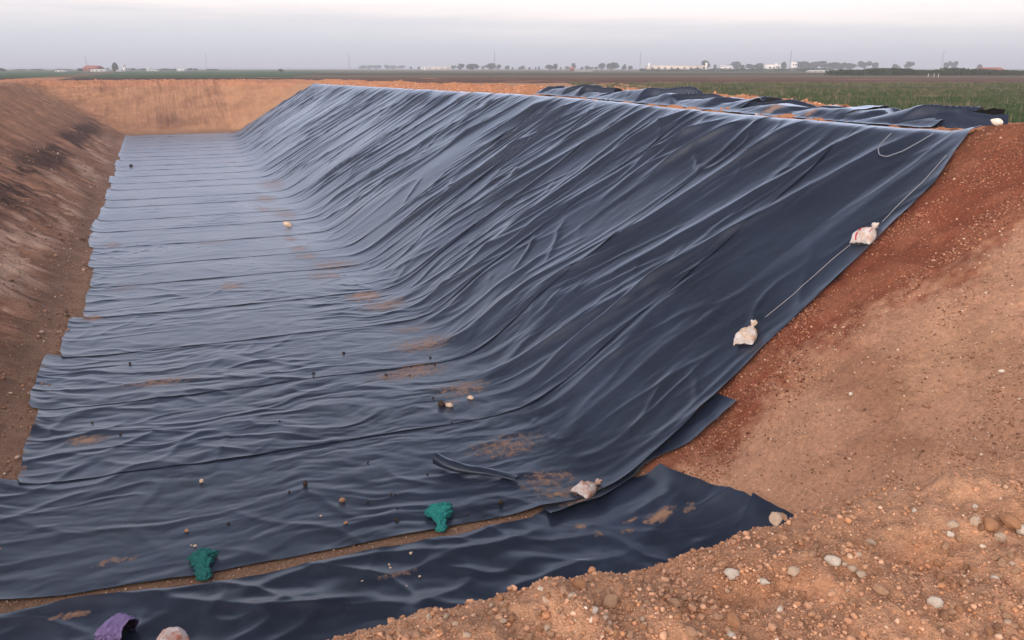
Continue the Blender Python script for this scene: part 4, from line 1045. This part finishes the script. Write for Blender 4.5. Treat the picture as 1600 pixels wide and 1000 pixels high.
# ------------------------------------------------------------------ trees, hedges, buildings, masts on the horizon
LEAF = simple('far_foliage', (.035, .050, .026), (.075, .085, .045), .8, .9, 0, .1)
BARK = simple('bark', (.07, .055, .04), (.11, .085, .065), 2, .95, .3, .1)
CROWNS = []
def crown_mesh(seed, kind):
    rg = np.random.RandomState(seed); nl = 12 if kind != 'cypress' else 9
    n = 1500; 
    if kind == 'cypress':
        z = rg.uniform(0, 1, n); rr = np.interp(z, [0, .15, .5, .85, 1], [.55, .85, 1, .6, .08]) * rg.uniform(.55, 1.05, n); a = rg.uniform(0, 6.28, n)
        c = np.stack([rr * np.cos(a), rr * np.sin(a), z * 2 - 1], 1)
    else:
        lc = rg.normal(size=(nl, 3)); lc /= np.linalg.norm(lc, axis=1, keepdims=True); lc *= rg.uniform(.25, .68, (nl, 1)); lr = rg.uniform(.28, .48, nl)
        k = rg.randint(0, nl, n); d = rg.normal(size=(n, 3)); d /= np.linalg.norm(d, axis=1, keepdims=True)
        c = lc[k] + d * (lr[k] * rg.uniform(.7, 1.08, n))[:, None]; c[:, 2] = np.clip(c[:, 2], -.85, 2)
    s = rg.uniform(.07, .15, n)
    e1 = rg.normal(size=(n, 3)); e1 /= np.linalg.norm(e1, axis=1, keepdims=True); e2 = np.cross(e1, rg.normal(size=(n, 3))); e2 /= np.linalg.norm(e2, axis=1, keepdims=True)
    V = np.stack([c - e1 * s[:, None], c + e2 * s[:, None] * .8, c + e1 * s[:, None], c - e2 * s[:, None] * .8], 1)
    me = np_mesh('crown', V.reshape(-1, 3), np.arange(n * 4).reshape(-1, 4), False); me.materials.append(LEAF); return me
for i in range(6): CROWNS.append(crown_mesh(500 + i, 'round'))
CYP = crown_mesh(520, 'cypress')
def trunk_mesh():
    v, f = [], []
    P = [(0, 0, 0), (.02, .01, .35), (.0, .03, .7), (.03, 0, 1.0)]; a, b = tube_np(np.array(P) + 1e-4, np.array([.085, .06, .045, .02]), 8)
    vs = [a]; fs = [b]; o = len(a)
    for q in ((.30, .1, 1.0), (-.28, .12, .95), (.05, -.3, 1.05)):
        a, b = tube_np(np.array([(0, .02, .45), np.array(q) * .6 + np.array([0, 0, .2]), q]), np.array([.04, .03, .012]), 6)
        vs.append(a); fs.append(b + o); o += len(a)
    me = np_mesh('trunk', np.concatenate(vs), np.concatenate(fs)); me.materials.append(BARK); return me
TRUNK = trunk_mesh()
def far_tree(px, ytop, wpx, dist, label, kind='round', group=None, wz=1.0):
    x, y = ground_at(px, dist); m = dist / FWD
    H = (HY - ytop) * m - FIELD; Wd = wpx * m
    root = empty('tree' if kind != 'cypress' else 'cypress_tree', (x, y, FIELD - .1), (0, 0, random.uniform(0, 6.28))); tag(root, label, 'tree', group)
    th = H * (.42 if kind != 'cypress' else .15)
    t = bpy.data.objects.new('trunk', TRUNK); COL.objects.link(t); t.parent = root; t.scale = (max(Wd, H * .4) * .55, max(Wd, H * .4) * .55, th * 1.3)
    c = bpy.data.objects.new('crown', CYP if kind == 'cypress' else random.choice(CROWNS)); COL.objects.link(c); c.parent = root
    ch = H - th * .25 if kind != 'cypress' else H - th * .5
    c.scale = (Wd / 1.9, Wd / 1.9, ch / 1.95); c.location = (0, 0, H - ch / 2)
def build_trees():
    D = 720
    named = [
        (1353 - 3, 95, 16, 'large rounded lone tree right of the long tree clump'), (1367, 99, 9, 'small rounded tree right of the large lone tree'),
        (1399, 101, 9, 'small round tree half hidden by the dark hedge'), (1420, 96, 13, 'squarish dark tree standing over the dark hedge'),
        (1477, 99, 8, 'shorter tree of the pair behind the red roofed houses'), (1488, 95, 11, 'taller tree of the pair behind the red roofed houses'),
        (1530, 101, 7, 'small tree left of the long red roof at the far right'), (1223, 96.5, 8, 'tall narrow tree between the white post and the white tower'),
        (1149, 97, 15, 'tall rounded tree in front of the white roofed hall'), (1135, 102.5, 14, 'low bushy tree left of the tall rounded one by the white roofed hall'),
        (1160, 102, 7, 'small tree right of the tall rounded one by the white roofed hall'), (1176, 100, 18, 'left half of the broad dark double tree before the white hall'),
        (1190, 99, 17, 'right half of the broad dark double tree before the white hall'), (1101, 96, 14, 'wide crowned tree above the right end of the long pale warehouse'),
        (1117, 102, 5, 'thin small tree just right of the long pale warehouse'), (1208, 105, 5, 'tiny tree before the white post'),
        (955, 98, 17, 'broad rounded tree left of the long warehouse'), (940, 99, 9, 'pointed tree left of the broad rounded tree'), (975, 101, 6, 'small oval tree between the broad tree and the warehouse'),
        (985, 104, 6, 'tiny round tree left of the warehouse end'), (897, 99, 6, 'upright tree behind the small red building'), (868, 101, 8, 'round tree right of the flat topped one, left of the red building'),
        (860, 102, 11, 'flat topped tree in the row left of the small red building'),
        (767, 99.5, 14, 'wide hazy tree near the faint mast in the middle'), (779, 101, 8, 'smaller hazy tree right of the wide one by the mast'),
        (719, 100, 10, 'hazy rounded tree, second of the small group left of the mast'), (709, 102.3, 6, 'smallest leftmost tree of the hazy group left of the mast'), (738, 100.5, 18, 'broadest tree of the hazy group left of the mast')]
    for (px, yt, w, lab) in named: far_tree(px, yt - 1.3, w * 1.35, D + random.uniform(-40, 60), lab)
    for i, (px, yt, w) in enumerate([(1255, 96, 20), (1272, 98, 18), (1284, 95, 18), (1300, 98, 18), (1315, 97.5, 12), (1328, 99, 16), (1264, 99, 16), (1240 + 72, 101, 14)]):
        far_tree(px, yt - 1.2, w * 1.5, D + 20 * (i % 3), 'dark tree merging into the long clump above the low pale shed', group='trees of the long dark clump')
    for (px, yt, w) in [(793, 102.5, 10), (801, 104, 4), (815, 102, 11), (827, 104, 4), (837, 104.5, 3), (842, 103.5, 4), (876, 104.5, 4), (886, 103.5, 7), (909, 104, 6), (917, 102, 8), (924, 103.5, 7), (932, 103.5, 8), (755, 103, 6), (642, 103, 4), (654, 103, 4)]:
        far_tree(px, yt, w * 1.1, D + 120, 'small hazy tree, one of the thin scattered row on the middle horizon', group='small hazy trees on the middle horizon')
    for (px, yt, w) in [(566, 101.5, 12), (577, 101.3, 12), (589, 101.5, 12), (604, 101.5, 10), (615, 102, 12), (627, 101.5, 13)]:
        far_tree(px, yt, w * 1.2, 1250, 'very faint bluish tree in the distant grove left of centre', group='faint trees of the distant grove')
    far_tree(180, 98, 9, 420, 'tall dark cypress like tree by the small farm at left', 'cypress')
    far_tree(127, 106, 16, 420, 'low dark bushy tree left of the red farmhouse')
    far_tree(4, 105.5, 12, 420, 'dark tree cut by the left edge of the photo')
    far_tree(439, 106.5, 10, 330, 'lone dark bush in the green field right of the left farm')
    for (px, yt, w) in [(60, 107, 26), (30, 107.3, 22), (100, 107, 24), (165, 105.5, 12), (205, 106, 18), (222, 106.5, 18), (255, 106.5, 22), (270, 107, 14), (296, 106, 10), (306, 106.3, 8), (330, 107.4, 24)]:
        far_tree(px, yt, w, 620, 'low hazy bush in the line behind the green field at left', group='low bushes behind the green field')
build_trees()
def leaf_band(name, label, cat, x0, x1, dist, ht, n, seed, kind=None, dep=6):
    """a low hedge of leaf clusters between two photo columns"""
    rg = np.random.RandomState(seed)
    A = ground_at(x0, dist); B = ground_at(x1, dist); t = rg.uniform(0, 1, n); Lg = np.linalg.norm(B - A)
    h = ht * (.62 + .38 * np.clip(noise(t * Lg / 5, 0.3, seed) + .4 * noise(t * Lg / 1.7, 2, seed + 1) + .3, -.3, 1))
    z = rg.uniform(0, 1, n) ** .8 * h
    XY = A[None] + (B - A)[None] * t[:, None] + FW[None] * (rg.uniform(-.5, .5, n) * dep)[:, None]
    c = np.stack([XY[:, 0], XY[:, 1], FIELD + z], 1); s = rg.uniform(.10, .28, n) * max(.8, ht / 2.2)
    e1 = rg.normal(size=(n, 3)); e1 /= np.linalg.norm(e1, axis=1, keepdims=True); e2 = np.cross(e1, rg.normal(size=(n, 3))); e2 /= np.linalg.norm(e2, axis=1, keepdims=True)
    V = np.stack([c - e1 * s[:, None], c + e2 * s[:, None], c + e1 * s[:, None], c - e2 * s[:, None]], 1)
    o = link_mesh(name, np_mesh(name, V.reshape(-1, 3), np.arange(n * 4).reshape(-1, 4), False), LEAF)
    return tag(o, label, cat, None, kind)
leaf_band('hedge', 'long dark hedge of reeds along the field at the far right', 'hedge', 1297, 1640, 190, 1.75, 16000, 600)
leaf_band('hedge', 'low grey green hedge in front of the long pale warehouse', 'hedge', 1000, 1300, 420, 1.9, 9000, 610)
leaf_band('distant_woods', None, None, -100, 560, 2300, 6.5, 9000, 620, 'stuff', 60)
leaf_band('distant_woods', None, None, 540, 1700, 2400, 5.0, 9000, 621, 'stuff', 60)

WALLW = simple('white_wall', (.78, .76, .72), (.85, .83, .80), .5, .9, 0)
WALLP = simple('pinkish_wall', (.64, .55, .48), (.72, .63, .56), .4, .9, 0)
ROOFW = simple('pale_roof', (.58, .58, .58), (.68, .67, .66), .5, .8, 0)
ROOFR = simple('red_roof', (.30, .085, .065), (.38, .13, .10), .8, .9, 0)
GLASSD = simple('dark_window', (.04, .045, .055), (.06, .065, .075), 1, .3, 0)
def box_np(cx, cy, cz, sx, sy, sz):
    v = np.array([[x, y, z] for x in (-.5, .5) for y in (-.5, .5) for z in (0, 1)]) * np.array([sx, sy, sz]) + np.array([cx, cy, cz])
    f = np.array([[0, 1, 3, 2], [4, 6, 7, 5], [0, 4, 5, 1], [2, 3, 7, 6], [0, 2, 6, 4], [1, 5, 7, 3]]); return v, f
def multi(name, boxes, mat, parent):
    vs, fs, o = [], [], 0
    for b in boxes:
        v, f = box_np(*b); vs.append(v); fs.append(f + o); o += 8
    return link_mesh(name, np_mesh(name, np.concatenate(vs), np.concatenate(fs), False), mat, parent)
def gable(name, w, d, z0, rise, mat, parent, over=.3):
    w2, d2 = w / 2 + over, d / 2 + over
    v = np.array([(-w2, -d2, z0), (w2, -d2, z0), (w2, d2, z0), (-w2, d2, z0), (-w2, 0, z0 + rise), (w2, 0, z0 + rise)])
    me = bpy.data.meshes.new(name); me.from_pydata([tuple(q) for q in v], [], [(0, 1, 5, 4), (2, 3, 4, 5), (1, 2, 5), (3, 0, 4), (3, 2, 1, 0)]); me.update()
    return link_mesh(name, me, mat, parent)
def house(name, x0, x1, ytop, dist, label, cat, wall, roof, depth=8, rise=0, nwin=3, winz=.35):
    m = dist / FWD; px = (x0 + x1) / 2; x, y = ground_at(px, dist); w = (x1 - x0) * m
    Ht = (HY - ytop) * m - FIELD
    root = empty(name, (x, y, FIELD), (0, 0, -YAW)); tag(root, label, cat)
    hw = Ht - rise
    multi('wall', [(0, 0, 0, w, depth, hw)], wall, root)
    if rise > 0: gable('roof', w, depth, hw + .003, rise, roof, root)
    else: multi('roof', [(0, 0, hw + .003, w + .4, depth + .4, .25)], roof, root)
    for i in range(nwin):
        cx = (i + .5) / nwin * w - w / 2
        multi('window', [(cx, -depth / 2 - .03, hw * winz, min(1.6, w / nwin * .5), .06, min(1.3, hw * .35))], GLASSD, root)
    return root
def build_buildings():
    wr = house('warehouse', 1011, 1100, 103, 600, 'long low pale warehouse with a white post at each end', 'warehouse', WALLP, ROOFW, 18, 0, 9)
    m = 600 / FWD
    multi('end_post', [(-44.5 * m * 1.01, -9.5, 0, 1.1, 1.1, 5.2)], WALLW, wr); multi('end_post', [(43.0 * m, -9.5, 0, 1.2, 1.2, 5.4)], WALLW, wr)
    house('hall', 1126, 1142, 102, 650, 'small white roofed hall among the rounded trees', 'hall', WALLW, ROOFW, 12, 1.0, 2)
    house('hall', 1196, 1216, 101, 650, 'flat white hall right of the broad dark double tree', 'hall', WALLW, ROOFW, 12, 0, 3)
    house('post_tower', 1210.5, 1214, 99, 640, 'slim white post tower beside the flat white hall', 'tower', WALLW, ROOFW, 1.6, 0, 1)
    house('water_tower', 1236, 1244, 97.5, 640, 'stout white tower left of the long dark tree clump', 'tower', WALLW, ROOFW, 4, 0, 2, .6)
    house('shed', 1265, 1297, 109.5, 330, 'low pinkish shed at the left end of the dark hedge', 'shed', WALLP, ROOFW, 8, .35, 4)
    house('house', 1474, 1500, 106.5, 330, 'red roofed house under the pair of trees behind the hedge', 'house', WALLW, ROOFR, 8, 1.0, 3)
    house('house', 1533, 1562, 105.5, 330, 'long red roofed house at the far right behind the hedge', 'house', WALLW, ROOFR, 8, 1.1, 4)
    house('house', 1502, 1512, 108, 330, 'small white house between the two red roofed ones', 'house', WALLW, ROOFW, 6, 0, 2)
    house('house', 890, 897, 105, 500, 'small dark red building before an upright tree at mid horizon', 'house', ROOFR, ROOFR, 5, .8, 1)
    for i, (a, b, t) in enumerate([(899, 905, 'nearest the red building'), (906, 912, 'second from the red building'), (914, 926, 'longest, farthest from the red building')]):
        house('greenhouse', a, b, 110.3, 480, 'low white greenhouse, ' + t, 'greenhouse', WALLW, ROOFW, 4, .3, 1)
    house('farmhouse', 136, 156, 102.5, 420, 'red walled farmhouse with a long red roof at the left farm', 'farmhouse', ROOFR, ROOFR, 8, 1.2, 3)
    house('farm_shed', 145, 165, 108, 400, 'low white shed in front of the red farmhouse', 'shed', WALLW, ROOFW, 5, .3, 3)
    house('farm_shed', 90, 101, 109.3, 380, 'low white shed alone left of the farm', 'shed', WALLW, ROOFW, 5, .2, 2)
    house('house', 184, 189, 109, 410, 'tiny white house right of the cypress', 'house', WALLW, ROOFW, 4, .3, 1)
    house('water_tower', 193, 196, 102, 430, 'slim white water tower right of the cypress', 'tower', WALLW, ROOFW, 1.5, 0, 1, .7)
    house('house', 231, 235, 107.5, 500, 'narrow pale house right of the left farm', 'house', WALLW, ROOFW, 4, 0, 1)
    house('farm_shed', 238, 246, 109.8, 480, 'flat pale shed beside the narrow pale house', 'shed', WALLW, ROOFW, 4, 0, 1)
    house('house', 279, 288, 107.3, 470, 'white gabled house in the green field at left', 'house', WALLW, ROOFW, 5, .6, 2)
    house('house', 660, 668, 104.5, 800, 'faint white house left of the hazy tree group', 'house', WALLW, ROOFW, 6, .6, 2)
    house('hall', 668, 705, 103.8, 900, 'very faint pale hall left of the hazy tree group', 'hall', WALLP, ROOFW, 10, .4, 4)
    # lattice masts
    MAST = simple('galvanised_steel', (.16, .17, .18), (.24, .25, .26), 2, .5, 0)
    for (px, yt, dist, lab) in [(136, 88, 700, 'faint thin mast over the left farmhouse'), (323, 84, 1000, 'barely visible mast left of centre over the green field'), (546, 84, 1000, 'barely visible mast left of the distant grove'),
                                (773, 81, 900, 'faint mast behind the wide hazy tree'), (1000, 83, 900, 'faint mast at the left end of the warehouse'), (1234, 80, 800, 'faint mast by the stout white tower'), (1471, 80, 1000, 'barely visible mast by the pair of trees at right')]:
        x, y = ground_at(px, dist); Ht = (HY - yt) * dist / FWD - FIELD; w = .55
        root = empty('lattice_mast', (x, y, FIELD)); tag(root, lab, 'mast')
        vs, fs, o = [], [], 0
        for sx, sy in ((-1, -1), (1, -1), (1, 1), (-1, 1)):
            a, b = tube_np(np.array([(sx * w, sy * w, 0), (sx * w * .7, sy * w * .7, Ht / 2), (sx * .1, sy * .1, Ht)]), .07, 5); vs.append(a); fs.append(b + o); o += len(a)
        link_mesh('leg_frame', np_mesh('leg_frame', np.concatenate(vs), np.concatenate(fs)), MAST, root)
        vs, fs, o = [], [], 0; nb = 9
        for i in range(nb):
            z0, z1 = Ht * i / nb, Ht * (i + 1) / nb; w0, w1 = w * (1 - .9 * i / nb), w * (1 - .9 * (i + 1) / nb)
            for s in (-1, 1):
                for pa in (((-w0, s * w0, z0), (0, s * (w0 + w1) / 2, (z0 + z1) / 2), (w1, s * w1, z1)), ((s * w0, -w0, z0), (s * (w0 + w1) / 2, 0, (z0 + z1) / 2), (s * w1, w1, z1))):
                    a, b = tube_np(np.array(pa), .04, 4); vs.append(a); fs.append(b + o); o += len(a)
        link_mesh('bracing', np_mesh('bracing', np.concatenate(vs), np.concatenate(fs)), MAST, root)
    # white marker posts in the field
    for px in (1452, 1461, 1468):
        x, y = ground_at(px, 150); root = empty('marker_post', (x, y, FIELD)); tag(root, 'short white marker post in the field before the dark hedge', 'post', 'white marker posts before the hedge')
        v, f = tube_np(np.array([(0, 0, 0), (.01, 0, .3), (0, 0, .62)]) + 1e-4, .05, 8); link_mesh('post', np_mesh('post', v, f), WALLW, root)
        v, f = tube_np(np.array([(0, 0, .62), (0, 0, .66), (0, 0, .68)]) + 1e-4, np.array([.06, .06, .01]), 8); link_mesh('cap', np_mesh('cap', v, f), WALLW, root)
build_buildings()

# ------------------------------------------------------------------ haze
def build_haze():
    v, f = box_np(0, 2500, -9, 14000, 9500, 47)
    me = np_mesh('haze', v, f, False)
    m = bpy.data.materials.new('haze'); m.use_nodes = True; nt = m.node_tree; nt.nodes.clear()
    out = nt.nodes.new('ShaderNodeOutputMaterial'); vol = nt.nodes.new('ShaderNodeVolumePrincipled')
    vol.inputs['Color'].default_value = (.84, .90, 1.0, 1); vol.inputs['Density'].default_value = .0008; vol.inputs['Anisotropy'].default_value = .0
    nt.links.new(vol.outputs[0], out.inputs['Volume'])
    tag(link_mesh('haze', me, m), kind='stuff')
USE_HAZE = True
if USE_HAZE: build_haze()
